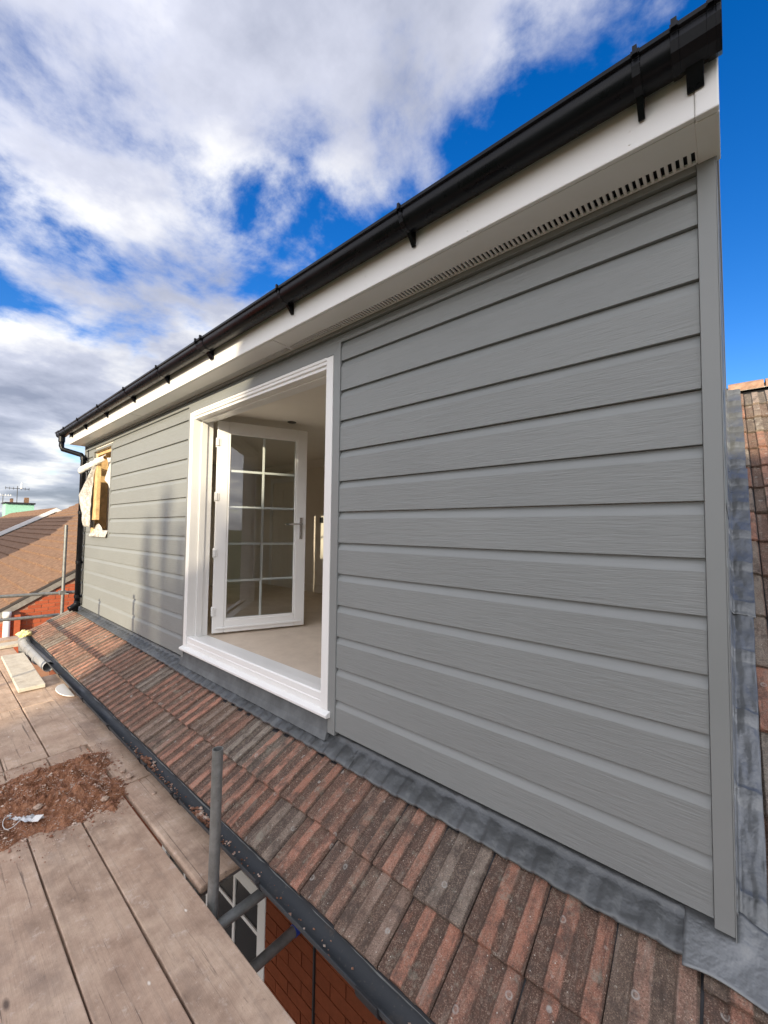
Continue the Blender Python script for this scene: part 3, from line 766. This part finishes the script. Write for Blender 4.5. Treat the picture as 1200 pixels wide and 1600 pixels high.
# silt and moss crumbs lying in the gutter
s = MB()
for cx, n, wd in ((-3.06, 90, .14), (-2.27, 110, .10), (-3.2, 60, .25), (-2.7, 60, .35), (-1.25, 20, .5), (-2.0, 40, .4)):
    for i in range(n):
        x = random.gauss(cx, wd*.5); a = random.gauss(-.15, .35); r = random.uniform(.003, .009)*(1.4 if n > 80 else .8)
        y = GY+.7*GR*math.sin(a); z = GZ-math.sqrt(max(1e-6, (GR-.004)**2-(y-GY)**2))+r*.7+(.012*math.exp(-((x-cx)/(wd*.4))**2)*random.random() if n > 80 else 0)
        nb = len(s.v)
        for dx, dy, dz in ((1,0,0),(-1,0,0),(0,1,0),(0,-1,0),(0,0,1),(0,0,-1)):
            s.v.append((x+dx*r*random.uniform(.6,1.8), y+dy*r*random.uniform(.6,1.3), z+dz*r*random.uniform(.4,.9)))
        s.f += [tuple(nb+q for q in t) for t in ((0,2,4),(2,1,4),(1,3,4),(3,0,4),(2,0,5),(1,2,5),(3,1,5),(0,3,5))]
tag(s.build('gutter_silt', STONE, None), 'brown crumbs and leaf bits lying in the lower black gutter', 'debris', kind='stuff')

# --- brick wall under the eaves: bricks proud of a mortar sheet
YW = -.30
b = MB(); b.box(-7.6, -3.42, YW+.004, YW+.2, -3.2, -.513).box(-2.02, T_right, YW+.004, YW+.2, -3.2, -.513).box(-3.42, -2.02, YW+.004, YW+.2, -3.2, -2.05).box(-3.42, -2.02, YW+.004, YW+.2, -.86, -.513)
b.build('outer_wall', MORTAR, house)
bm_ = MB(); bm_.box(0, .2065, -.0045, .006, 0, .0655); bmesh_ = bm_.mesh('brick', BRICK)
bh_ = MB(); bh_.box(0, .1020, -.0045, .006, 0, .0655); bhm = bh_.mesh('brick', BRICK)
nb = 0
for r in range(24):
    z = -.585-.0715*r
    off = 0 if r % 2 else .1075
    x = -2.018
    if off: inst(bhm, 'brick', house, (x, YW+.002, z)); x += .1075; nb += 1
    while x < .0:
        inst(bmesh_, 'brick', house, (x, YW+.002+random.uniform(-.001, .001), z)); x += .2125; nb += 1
# expansion joint strip
MB().box(-1.604, -1.594, YW-.012, YW+.003, -3.15, -.515).build('movement_joint', DARK, house)
# window below the eaves
wf = MB(); wx0, wx1, wz0, wz1 = -3.42, -2.022, -2.05, -.862
framering(wf, wx0, wx1, wz0, wz1, .075, YW-.006, YW+.06); wfo = wf.build('window', UPVC, house, bevel=.004)
for x in (-3.07, -2.73, -2.39):
    o = MB().box(x-.012, x+.012, YW+.018, YW+.032, wz0+.075, wz1-.075).build('glazing_bar', UPVC, None); o.parent = wfo; o.matrix_parent_inverse = Matrix()
for z in (-1.15, -1.45, -1.75):
    o = MB().box(wx0+.075, wx1-.075, YW+.0185, YW+.0315, z-.011, z+.011).build('glazing_bar', UPVC, None); o.parent = wfo
o = MB().quad((wx0+.07, YW+.026, wz0+.07), (wx1-.07, YW+.026, wz0+.07), (wx1-.07, YW+.026, wz1-.07), (wx0+.07, YW+.026, wz1-.07)).build('pane', plain('dark window glass', (.012, .013, .014), .12, spec=.25), None); o.parent = wfo
MB().box(-4.8, -1.9, YW+.21, YW+1.0, -2.3, -.6).build('room_behind_window', DARK, house)
# side and back of the house so nothing is open
b = MB(); b.box(-7.6, -7.45, YW+.21, 8.4, -3.2, -.30).box(T_right-.15, T_right, YW+.21, 8.4, -3.2, -.3).box(-7.6, T_right, 8.4, 8.5, -3.2, -.3); b.build('outer_wall', REDB, house)
b = MB(); b.quad((-7.69, yr, zr_-.05), (T_right, yr, zr_-.05), (T_right, 8.7, -.35), (-7.69, 8.7, -.35)); b.build('rear_roof', NTILE, house)
b = MB(); b.prism([(YW+.21, -.31), (8.4, -.31), (yr, zr_-.13)], -7.6, -7.48); b.prism([(YW+.21, -.31), (8.4, -.31), (yr, zr_-.13)], T_right-.12, T_right-.01); b.build('gable_wall', REDB, house)

# ================================================================== things at the small window
bt = MB(); bt.box(-6.70, -6.53, -.075, -.03, 1.26, 2.10); tag(bt.build('timber_batten', TIMBER, None, bevel=.003), 'yellow timber batten hanging upright in the small window opening', 'batten')
bt = MB(); bt.box(-6.93, -6.79, -.03, .015, WZ0+.001, WZ0+.13); tag(bt.build('timber_block', TIMBER, None, bevel=.003), 'short timber block on the sill of the small window opening', 'timber')
lft = [(-6.62, 2.09), (-6.70, 1.93), (-7.02, 1.77), (-7.26, 1.62), (-7.16, 1.48), (-7.05, 1.35), (-6.98, 1.17)]
rgt = [(-6.50, 2.10), (-6.62, 1.93), (-6.64, 1.77), (-6.64, 1.62), (-6.64, 1.48), (-6.66, 1.35), (-6.70, 1.16)]
def ip(l, t):
    t *= len(l)-1; i = min(int(t), len(l)-2); f_ = t-i; return [l[i][k]*(1-f_)+l[i+1][k]*f_ for k in (0, 1)]
def cl(u, v):
    a, b_ = ip(lft, v), ip(rgt, v); x = a[0]+(b_[0]-a[0])*u; z = a[1]+(b_[1]-a[1])*u
    y = -.085-.05*math.sin(v*3.0)*(1-u)+.022*math.sin(u*9+v*3)+.012*fn(u*5, v*7)
    return (x, y, z)
s = MB(); s.grid(cl, 24, 40); tag(s.build('membrane_sheet', CLOTH, None, smooth=True, solid=.003), 'torn grey membrane sheet hanging out beside the small window', 'sheet')
def fl(u, v):
    x = -7.16+.92*u; z = 1.98+.10*u+(.055-.11*v)*(1-.3*u)+.01*fn(u*8, v*3); y = -.13-.03*math.sin(v*3)+.07*u+.012*fn(u*6, v*5)
    return (x, y, z)
s = MB(); s.grid(fl, 30, 8); tag(s.build('white_flap', WHITEF, None, smooth=True, solid=.003), 'white folded flap of sheeting at the top of the small window', 'sheet')
def ws(u, v):
    zt = 2.12-.02*u; zb = 1.62-.55*(u-.35 if u > .35 else 0)*1.0+.2*(1-u); z = zt+(zb-zt)*v
    return (-6.54+.35*u, .03+.02*math.sin(u*6+v*4), z)
s = MB(); s.grid(ws, 16, 20); tag(s.build('white_liner', WHITEF, None, smooth=True, solid=.002), 'white plastic liner hanging inside the small window right of the batten', 'sheet')
def ws2(u, v):
    return (-6.93+.76*u, -.02-.03*v+.01*fn(u*9, v*4), 1.12-.09*v+.09*(1-v)*max(0, math.sin(u*6-1)))
s = MB(); s.grid(ws2, 30, 8); tag(s.build('sill_wrap', CLOTH, None, smooth=True, solid=.003), 'crumpled membrane folded over the sill of the small window', 'sheet')

# ================================================================== scaffold
ZD = -.5; BT = .038
def sboard(x0, x1, y0, y1, label, z=ZD, mat=DECK, round_=.004, rot=0., group='scaffold boards of the deck', name='scaffold_board'):
    L = x1-x0; Wd = y1-y0
    nx = max(8, int(L/.08)); s = MB()
    sd_ = random.uniform(0, 50)
    cup = random.uniform(-.0015, .002)
    def top(u, v):
        return (L*(u-.5), Wd*(v-.5)+.0025*fn(u*L*2.2, sd_)*(1 if abs(v-.5) > .49 else 0), cup*math.sin(v*math.pi)+.0015*fn(u*L*3, v*3, sd_))
    n0 = len(s.v); s.grid(top, nx, 6)
    # skirts and bottom
    m = 7
    b0 = len(s.v); s.v += [(L*(i/nx-.5), -Wd/2, -BT) for i in range(nx+1)]; s.f += [(i*m, (i+1)*m, b0+i+1, b0+i) for i in range(nx)]
    b1 = len(s.v); s.v += [(L*(i/nx-.5), Wd/2, -BT) for i in range(nx+1)]; s.f += [(i*m+6, b1+i, b1+i+1, (i+1)*m+6) for i in range(nx)]
    s.f += [(b0+i, b0+i+1, b1+i+1, b1+i) for i in range(nx)]
    s.f.append(tuple([b0]+[b1]+[6-i for i in range(7)])); s.f.append(tuple([b0+nx]+[nx*m+i for i in range(7)]+[b1+nx]))
    o = s.build(name, mat, None, bevel=round_)
    o.location = ((x0+x1)/2, (y0+y1)/2, z); o.rotation_euler = (0, 0, rot)
    return tag(o, label, 'board', group)
wY = .2255
near = [(-.965, -.743, 'near deck board along the gap beside the roof gutter'), (-1.191, -.9725, 'near deck board one in from the gap, running under the soil heap'),
        (-1.4165, -1.199, 'near deck board third from the gap, its end under the soil heap'), (-1.642, -1.4245, 'near deck board fourth from the gap at the photo edge'), (-1.868, -1.650, 'near deck board behind the photographer, outermost of the near run')]
for y0, y1, lb in near: sboard(-3.80, 1.6, y0, y1, lb)
mid = [(-.946, -.712, 'middle deck board beside the gutter, between soil heap and pale plank'), (-1.186, -.955, 'middle deck board second from the gutter, half in sun'), (-1.424, -1.195, 'middle deck board third from the gutter at the left edge'), (-1.66, -1.433, 'middle deck board outermost, crossing the left edge')]
for y0, y1, lb in mid: sboard(-4.985, -3.812, y0, y1, lb)
far = [(-.944, -.712, 'far sunlit deck board beneath the pale plank'), (-1.180, -.952, 'far sunlit deck board second from the gutter'), (-1.416, -1.19, 'far sunlit deck board third from the gutter')]
for y0, y1, lb in far: sboard(-8.3, -4.997, y0, y1, lb)
sboard(-5.85, -3.045, -.720, -.475, 'inner board tucked under the lower gutter, far half', z=ZD-.002, group='inner boards under the gutter')
sboard(-3.03, -1.925, -.722, -.475, 'inner board with a rounded corner ending at the upright tube', z=ZD+.004, round_=.010, group='inner boards under the gutter')
# extra planks at the far end of the deck
for i, (xa, ya, yb, z, r, lb) in enumerate(((-7.95, -1.0, -.45, -.455, .05, 'short cross plank farthest from the camera on the deck end'), (-7.6, -1.0, -.50, -.455, .02, 'pale cross plank just behind the foam-topped pipe'))):
    sboard(xa-.11, xa+.11, ya-.3, yb, lb, z=z, mat=SLABM if i else DECK, rot=r, group='cross planks at the deck end')
# pale cement-dusted plank lying on the deck, two lengths
o = sboard(-6.95, -5.42, -.905, -.695, 'pale cement dusted plank lying on the far deck', z=ZD+.046, mat=SLABM, round_=.005, rot=R(-1.2), group='loose planks', name='loose_plank')

# tubes
def stube(p0, p1, label, r=.0242, n=20, group='scaffold tubes', parent=None):
    p0 = Vector(p0); p1 = Vector(p1); s = MB(); s.tube([Vector((0,0,0)), (p1-p0)*.5, p1-p0], r, n, hollow=.004)
    o = s.build('scaffold_tube', GALV, None, auto=True); o.location = p0; return tag(o, label, 'scaffold tube', group)
stube((-1.858, -.700, -2.9), (-1.832, -.706, .158), 'short upright scaffold tube rising in front of the roof tiles')
stube((-1.790, -2.1, -.600), (-1.790, -.335, -.598), 'horizontal scaffold tube touching the upright and running to the house wall')
stube((-1.735, -2.1, -.850), (-1.735, -.330, -.850), 'lower dark scaffold tube with a blue end butting the brick wall')
s = MB(); s.tube([(-1.735, -.3295, -.85), (-1.735, -.306, -.85)], .0275, 20); tag(s.build('tube_end_cap', plain('blue plastic cap', (.02, .06, .35), .4), None, smooth=False), 'blue plastic cap on the end of the lower tube', 'end cap')
stube((-1.985, -2.1, -.565), (-1.985, -.38, -.565), 'scaffold tube carrying the rounded end of the inner board')
stube((-4.4, -2.1, -.565), (-4.4, -.36, -.565), 'scaffold tube under the middle of the deck')
stube((-6.9, -2.1, -.565), (-6.9, -.36, -.565), 'scaffold tube under the far end of the deck')
stube((.9, -2.1, -.565), (.9, -.36, -.565), 'scaffold tube under the deck behind the camera')
stube((-8.4, -.035, -3.0), (-8.4, -.02, 1.19), 'upright scaffold tube standing in front of the neighbouring brick gable')
stube((-8.45, -2.0, .13), (-8.45, .9, .035), 'upper horizontal scaffold tube crossing the neighbouring brick gable')
stube((-8.45, -2.0, -.225), (-8.45, -.05, -.29), 'lower horizontal scaffold tube crossing the neighbouring brick gable')
# coupler
s = MB(); s.box(-8.475, -8.375, -.075, .02, .045, .105); s.tube([(-8.36, .0, .055), (-8.34, .045, .055)], .010, 8); tag(s.build('scaffold_coupler', GALV, None, bevel=.012), 'steel coupler joining the far upright and the upper tube', 'coupler')
# outer standards, guard rails (behind / beside the camera; they throw the bar shadows on deck and tiles)
for x, zt in ((-4.02, 1.0), (-5.3, .80)):
    stube((x, -1.95, -3.15), (x, -1.95, zt), 'outer scaffold upright left out of view at x %s' % ('near' if x > -5 else 'far'))
bpy.data.objects['scaffold_tube.010']['label'] = 'outer scaffold upright outside the left photo edge, nearer one'
bpy.data.objects['scaffold_tube.011']['label'] = 'outer scaffold upright outside the left photo edge, farther one'
stube((-8.6, -1.99, .30), (-3.2, -1.99, .30), 'guard rail tube outside the left photo edge')

# ================================================================== soil heap
import bisect
poly = [(-3.75,-1.60), (-3.62,-1.35), (-3.60,-1.22), (-3.66,-1.09), (-3.62,-.95), (-3.64,-.80), (-3.57,-.655), (-3.40,-.68), (-3.22,-.78), (-3.12,-.70), (-2.94,-.735), (-2.82,-.82), (-2.88,-.91), (-2.845,-.96), (-2.85,-1.05), (-2.93,-1.18), (-2.90,-1.29), (-2.93,-1.45), (-2.98,-1.60)]
def inside(x, y):
    c = False; j = len(poly)-1
    for i in range(len(poly)):
        if (poly[i][1] > y) != (poly[j][1] > y) and x < (poly[j][0]-poly[i][0])*(y-poly[i][1])/(poly[j][1]-poly[i][1])+poly[i][0]: c = not c
        j = i
    return c
def edged(x, y):
    d = 9
    for i in range(len(poly)):
        a = poly[i]; b_ = poly[(i+1) % len(poly)]; dx, dy = b_[0]-a[0], b_[1]-a[1]
        t = max(0, min(1, ((x-a[0])*dx+(y-a[1])*dy)/(dx*dx+dy*dy))); d = min(d, math.hypot(x-a[0]-t*dx, y-a[1]-t*dy))
    return d if inside(x, y) else -d
heap = thing('soil_heap', 'heap of loose red-brown soil and rubble swept onto the scaffold boards', 'soil heap', (-3.2, -1.1, ZD))
x0, x1, y0, y1 = -3.85, -2.70, -1.65, -.62; nx, ny = 230, 206
H = {}
s = MB()
for i in range(nx+1):
    for j in range(ny+1):
        x = x0+(x1-x0)*i/nx; y = y0+(y1-y0)*j/ny
        d = edged(x, y)+.035*fn(x*9, y*9, 4)+.02*fn(x*30, y*30, 2)
        n_ = .5+.5*noise.fractal(Vector((x*13, y*13, .3)), .8, 2.1, 5)
        n2 = abs(fn(x*34, y*34, 7))
        h = -.004+min(.095, max(0, d)*.50)*(.30+.95*n_)+(.014*n2 if d > 0 else 0)+(.006*abs(fn(x*90, y*90, 1)) if d > .01 else 0)
        if d <= 0: h = -.006
        H[(i, j)] = h; s.v.append((x, y, ZD+.002+h))
for i in range(nx):
    for j in range(ny):
        if max(H[(i,j)], H[(i+1,j)], H[(i,j+1)], H[(i+1,j+1)]) > -.005:
            a = i*(ny+1)+j; s.f.append((a, a+1+0, a+ny+2, a+ny+1))
tag(s.build('soil', SOIL, heap), kind='stuff')
s = MB(); cnt = 0
while cnt < 9000:
    x = random.uniform(-3.85, -2.55); y = random.uniform(-1.65, -.60); d = edged(x, y)
    spread = d > -.02 or random.random() < math.exp(d*16)*.5
    if not spread or (y > -.71 and x > -3.0): continue
    r = random.choice((.002, .0022, .0026, .003, .0038, .0075 if random.random() < .3 else .003)); cnt += 1
    i = int((x-x0)/(x1-x0)*nx); j = int((y-y0)/(y1-y0)*ny); h = max(0, H.get((i, j), 0)); z = ZD+.002+h+r*.5; nb_ = len(s.v)
    for dx, dy, dz in ((1,0,0),(-1,0,0),(0,1,0),(0,-1,0),(0,0,1),(0,0,-1)): s.v.append((x+dx*r*random.uniform(.7,1.6)+random.uniform(-.3,.3)*r, y+dy*r*random.uniform(.7,1.6), z+dz*r*random.uniform(.5,1)))
    s.f += [tuple(nb_+q for q in t) for t in ((0,2,4),(2,1,4),(1,3,4),(3,0,4),(2,0,5),(1,2,5),(3,1,5),(0,3,5))]
tag(s.build('crumbs', STONE, heap), kind='stuff')
LUMP = plain('pale mortar lump', (.46, .34, .26), .95, var=.3, scale=40, bump=.6)
def lump(x, y, r, label, sq=(1,1,.6)):
    s = MB(); n = 10; seed = random.uniform(0, 99)
    def f(u, v):
        a = 2*math.pi*u; b_ = math.pi*v; d = Vector((math.cos(a)*math.sin(b_), math.sin(a)*math.sin(b_), math.cos(b_)))
        q = r*(1+.45*noise.noise(d*1.6+Vector((seed,0,0)))+.15*noise.noise(d*5+Vector((seed,3,0)))); return (d.x*q*sq[0], d.y*q*sq[1], d.z*q*sq[2])
    s.grid(f, 16, 10); o = s.build('mortar_lump', LUMP, None, smooth=False); o.location = (x, y, ZD+r*.45+max(0, H.get((int((x-x0)/(x1-x0)*nx), int((y-y0)/(y1-y0)*ny)), 0))); return tag(o, label, 'mortar lump', 'pale lumps round the soil heap')
for q in ((-3.06,-1.13,.022,'pale pink lump beside the silver strap end'), (-2.92,-.84,.020,'pale lump on the near slope of the soil heap'), (-3.10,-.655,.022,'larger lump straddling the inner board end'), (-3.2,-.66,.016,'flat pale lump on the inner board behind the larger one'), (-2.86,-.88,.011,'small lump below the heap near the deck gap'), (-3.33,-.64,.010,'small white chip on the inner board'), (-2.80,-.61,.012,'brown chip lying on the inner board')):
    lump(*q)
# crushed strap and wire at the left edge
def strap(u, v):
    x = -2.955-.30*u; y = -1.155-.20*u+(.035*(v-.5)); return (x+.012*fn(u*9, v*3), y+.02*v, ZD+.055+.012*fn(u*14, v*5, 2)+.006*math.sin(u*40+v*6))
s = MB(); s.grid(strap, 50, 5); tag(s.build('metal_strap', STEEL, None, solid=.0015), 'crumpled silver strap lying on the soil heap at the left edge', 'metal strap')
s = MB(); s.box(-.024, .024, -.019, .019, -.002, .002); o = s.build('white_tag', WHITEF, None, bevel=.001); o.location = (-2.955, -1.15, ZD+.062); o.rotation_euler = (R(18), R(-8), R(35)); tag(o, 'small white rectangular tag at the end of the silver strap', 'tag')
s = MB(); s.tube([(-3.03+.05*math.cos(a)-.0*a, -1.235+.045*math.sin(a), ZD+.06+.015*math.sin(a*2)) for a in [q*.4 for q in range(18)]], .0018, 6); tag(s.build('wire_loop', plain('white wire', (.7,.7,.68), .5), None, smooth=True), 'thin white wire loop over the silver strap', 'wire')

# ================================================================== pipe with foam, white offcut
pp = thing('waste_pipe', 'grey plastic waste pipe bend topped with yellow foam beside the gutter', 'pipe', (-7.0, -.6, ZD))
pts = [(-7.40,-.62,-.37), (-7.38,-.62,-.41), (-7.30,-.615,-.445), (-7.15,-.61,-.455), (-6.4,-.60,-.445), (-6.0,-.59,-.445)]
s = MB(); s.tube(pts, .045, 18, hollow=.004, rs=[.066, .062, .058, .056, .056, .056]); s.build('pipe_bend', PIPEG, pp, smooth=True)
for q in (-7.12, -6.85, -6.5):
    s = MB(); s.tube([(q, -.609, -.457), (q+.05, -.609, -.457)], .062, 18); s.build('collar', PIPEG, pp, auto=True)
s = MB(); 
def fo(u, v):
    a = 2*math.pi*u; b_ = math.pi*v; d = Vector((math.cos(a)*math.sin(b_), math.sin(a)*math.sin(b_), math.cos(b_))); q = .07*(1+.5*noise.noise(d*2.2)+.25*noise.noise(d*7)); return (-7.42+d.x*q*1.5, -.615+d.y*q, -.315+d.z*q*.62)
s.grid(fo, 36, 20); s.build('foam', FOAM, pp, smooth=True)
s = MB()
prof = [(math.cos(a)*.11, math.sin(a)*.13) for a in [math.pi*q/14 for q in range(15)]]
s.prism([(a, b_) for a, b_ in prof], -.004, .004, 'z'); o = s.build('white_offcut', WHITEF, None, bevel=.002); o.location = (-5.12, -.575, ZD+.022); o.rotation_euler = (R(8), R(-4), R(182)); o.scale = (1.7, .8, 1)
tag(o, 'white half-round plastic offcut on the boards under the gutter', 'offcut')

# ================================================================== neighbours to the left
nh = thing('neighbour_house', 'neighbouring red brick house with brown tiled roof and weathered bargeboard', 'house', (-20, 3, -3.2))
def zn(y): return -.215+.6*y
NX0, NX1 = -29.0, -11.0; NYE, NYR = -1.25, 5.1
s = MB(); s.prism([(-.75, -3.2), (12, -3.2), (12, zn(-.75)), (NYR+.15, zn(NYR)-.16), (-.75, zn(-.75)-.1)], NX1-.12, NX1-.03); s.build('gable_wall', MORTARN, nh)
nbm = MB().box(0, .012, 0, .212, 0, .064).mesh('brick', NBRICK)
cnt = 0
for r in range(16):
    z = -1.30+.076*r
    y = -.75+(.11 if r % 2 else 0)
    while y < 1.6:
        if z+.064 < zn(y)-.14 and cnt < 220: inst(nbm, 'brick', nh, (NX1-.033, y, z)); cnt += 1
        y += .224
for r in range(22):
    y0_ = NYE+.295*r
    if y0_ > NYR: break
    s = MB(); a, b_ = y0_, min(y0_+.33, NYR+.02)
    s.prism([(a, zn(a)-.02), (a, zn(a)+.060), (b_, zn(b_)+.012), (b_, zn(b_)-.01)], NX0, NX1); s.build('tile_course', NTILE, nh)
s = MB(); s.prism([(NYE, zn(NYE)-.03), (NYR, zn(NYR)-.03), (NYR, zn(NYR)-.16), (NYE, zn(NYE)-.16)], NX1-.028, NX1+.02); s.build('bargeboard', GREYWOOD, nh, bevel=.005)
s = MB(); s.prism([(NYE, zn(NYE)+.03), (NYR, zn(NYR)+.03), (NYR, zn(NYR)-.02), (NYE, zn(NYE)-.02)], NX1+.001, NX1+.03); s.build('verge_strip', plain('dark verge mortar', (.07,.06,.055), .9), nh)
s = MB(); s.quad((NX0, NYR, zn(NYR)), (NX1, NYR, zn(NYR)), (NX1, 12.2, zn(-1.9)), (NX0, 12.2, zn(-1.9))); s.build('rear_roof', NTILE, nh)
s = MB(); s.box(NX0, NX1-.13, -.75, -.6, -3.2, zn(-.75)-.05); s.build('front_wall', NBRICK, nh)
s = MB(); s.box(NX0, NX1-.03, NYE-.0, NYE+.12, zn(NYE)-.14, zn(NYE)+.0); s.build('gutter', BLACK, nh)
s = MB(); s.tube([(-10.93, -.40, -3.1), (-10.93, -.40, -.62)], .055, 16); s.tube([(-10.93, -.40, -.66), (-10.93, -.40, -.54)], .066, 16); s.build('white_downpipe', UPVC, nh, smooth=True)
s = MB(); s.box(-10.96, -10.90, -.29, -.20, -3.1, -.62); s.build('brick_corner', NBRICK, nh)

n2 = thing('far_house', 'far house with brown tiles and a bright white sloping bargeboard', 'house', (-40, 2, -3.2))
F0, F1 = -46., -29.3; FYR = 3.55
def zf(y): return -.02+.60*y+.08
s = MB(); s.prism([(-1.6, zf(-1.6)), (FYR, zf(FYR)), (8.7, zf(-1.6)), (8.7, -3.2), (-1.2, -3.2)], F0+.3, F1-.3); s.build('wall', RENDER, n2)
for r in range(17):
    a = -1.6+.31*r
    if a > FYR: break
    b_ = min(a+.34, FYR+.02); s = MB(); s.prism([(a, zf(a)+.02), (a, zf(a)+.06), (b_, zf(b_)+.035), (b_, zf(b_)+.01)], F0, F1); s.build('tile_course', NTILE, n2)
s = MB(); s.quad((F0, FYR, zf(FYR)+.04), (F1, FYR, zf(FYR)+.04), (F1, 8.9, zf(-1.7)), (F0, 8.9, zf(-1.7))); s.build('rear_roof', NTILE, n2)
s = MB(); s.prism([(-1.6, zf(-1.6)+.02), (FYR, zf(FYR)+.02), (8.8, zf(-1.6)+.02), (8.8, zf(-1.6)-.22), (FYR, zf(FYR)-.20), (-1.6, zf(-1.6)-.20)], F1, F1+.06); s.build('bargeboard', UPVC, n2)
# green chimney / dormer block beyond
gb = thing('green_house', 'distant pale green rendered house top with chimney pots', 'house', (-52, 5, -3.2))
k = 52/35.
s = MB(); s.box(-54, -52, 2.5*k+.1, 3.95*k, -1, 2.36*k-.25); s.build('wall', GREEN, gb)
s = MB(); s.box(-54.2, -51.8, 2.5*k, 4.0*k, 2.36*k-.25, 2.36*k-.10); s.build('roof', DARK, gb)
s = MB(); s.box(-53.5, -52.8, 3.55*k, 3.75*k, 2.36*k-.10, 2.36*k+.45); s.build('chimney_pot', NTILE, gb)
s = MB(); s.box(-53.5, -52.8, 2.85*k, 2.97*k, 2.36*k-.10, 2.36*k+.30); s.build('chimney_pot', NTILE, gb)
def aerial(x, y, z, h, L, label, mat):
    a = thing('tv_aerial', label, 'aerial', (x, y, z), 'television aerials')
    MB().tube([(x, y, z), (x, y, z+h)], .03, 6).build('mast', DARK, a)
    MB().tube([(x, y-L/2, z+h*.86), (x, y+L/2, z+h*.86)], .028, 6).build('boom', mat, a)
    s = MB()
    for i in range(7):
        q = y-L/2+L*i/6; s.tube([(x-.3, q, z+h*.86), (x+.3, q, z+h*.86)], .02, 5)
        s.tube([(x, q, z+h*.86-.14), (x, q, z+h*.86+.14)], .018, 5)
    s.build('elements', mat, a)
aerial(-52.5, 3.12*k, 2.2*k, 1.75, 1.7, 'tall dark television aerial above the green house', DARK)
aerial(-52.5, 2.45*k, 2.2*k, .9, 1.1, 'low white television aerial left of the tall one', UPVC)
s = MB(); s.tube([(-52.6, 3.33*k, 3.2*k), (-52.6, 3.33*k, 3.62*k)], .10, 8, rs=[.14, .05]); tag(s.build('white_cowl', UPVC, None), 'white cowl beside the tall aerial', 'cowl')

def foliage(parent, mat, pts, leaf=.16, name='crown'):
    s = MB()
    for (c, r, n) in pts:
        for i in range(n):
            d = Vector((random.gauss(0,1), random.gauss(0,1), random.gauss(0,1))).normalized()*(random.random()**.4)
            p = Vector((c[0]+d.x*r[0], c[1]+d.y*r[1], c[2]+d.z*r[2]))
            a = Vector((random.uniform(-1,1), random.uniform(-1,1), random.uniform(-1,1))).normalized(); b_ = a.cross(Vector((random.uniform(-1,1), random.uniform(-1,1), random.uniform(-1,1)))).normalized()
            q = leaf*random.uniform(.5, 1.3); s.quad(p-a*q, p+b_*q*.5, p+a*q, p-b_*q*.5)
    return s.build(name, mat, parent)
t = thing('far_tree', 'dark round tree far away at the left edge of the skyline', 'tree', (-58, 2.6, -3.2))
MB().tube([(-58, 2.6, -3.2), (-58, 2.6, 2.0)], .25, 8, rs=[.3, .15]).build('trunk', BARK, t)
foliage(t, LEAF, [((-58, 2.6, 2.6), (1.4, 1.05, 1.0), 900), ((-58, 1.3, 2.3), (1.2, 1.2, .9), 700), ((-58, 3.3, 2.1), (1, .8, .7), 400)], .22)

# ================================================================== across the street, behind the camera (they throw the shade)
def opposite(x0, x1, yr_, zr2, label, hip=0.):
    h = thing('opposite_house', label, 'house', ((x0+x1)/2, yr_, -3.2), 'houses across the street')
    ze = zr2-2.3; hw = 3.6
    MB().box(x0+.2, x1-.2, yr_-hw, yr_+hw, -3.2, ze).build('wall', NBRICK, h)
    s = MB(); s.prism([(yr_-hw, ze), (yr_+hw, ze), (yr_, zr2-.1)], x0+.2, x1-.2); s.build('gable_wall', NBRICK, h)
    s = MB(); s.prism([(yr_+hw+.3, ze-.2), (yr_, zr2-.08), (yr_, zr2), (yr_+hw+.3, ze-.1)], x0, x1); s.prism([(yr_-hw-.3, ze-.2), (yr_, zr2-.08), (yr_, zr2), (yr_-hw-.3, ze-.1)], x0, x1); s.build('roof', NTILE, h)
    for i in range(int((x1-x0)//2.6)):
        xx = x0+1.2+i*2.6
        f_ = MB(); f_.box(xx, xx+1.3, yr_+hw-.02, yr_+hw+.04, ze-1.7, ze-.5); fo_ = f_.build('window', UPVC, h)
        p_ = MB().box(xx+.08, xx+1.22, yr_+hw+.041, yr_+hw+.045, ze-1.62, ze-.58).build('pane', DARK, None); p_.parent = fo_
opposite(3.75, 19.0, -11.0, 6.07, 'brick house across the street shading the right of the dormer')
opposite(-38, -14.5, -11.0, 6.0, 'unseen brick house added across the street to shade the far neighbouring roof')  # unseen house, put here to cast shade on the far roof
def cypress(xs, zs, wd, label, Y=-26.):
    X = xs-Y*.5774; Z = zs-Y*.3094
    t = thing('cypress_tree', label, 'tree', (X, Y, -3.2), 'cypresses across the street')
    MB().tube([(X, Y, -3.2), (X, Y, Z-.5)], .1, 8, rs=[.13, .04]).build('trunk', BARK, t)
    n = 14; cl_ = []; hgt = Z+2.6; rz = hgt/n*.75
    for i in range(n):
        f_ = i/(n-1); z = -2.6+(hgt-rz)*f_; w_ = wd*(1-f_**3)*.9+.10; cl_.append(((X+random.uniform(-.08,.08), Y, z), (w_, w_, rz), int(1500*max(.25, w_/.4))))
    foliage(t, LEAF, cl_, .10)
cypress(-4.86, 1.25, .16, 'slim cypress farthest left of the group')
cypress(-4.36, 1.62, .22, 'cypress second from the left of the group')
cypress(-4.02, 1.30, .40, 'broad low cypress in the middle of the group')
cypress(-3.50, 1.60, .42, 'cypress right of the middle of the group')
cypress(-2.95, 2.30, .42, 'tall cypress nearest the opposite house')
cypress(-4.62, .72, .46, 'low bushy cypress in front of the group', Y=-25.0)
cypress(-5.15, .10, .30, 'lowest cypress at the left end of the group', Y=-24.5)
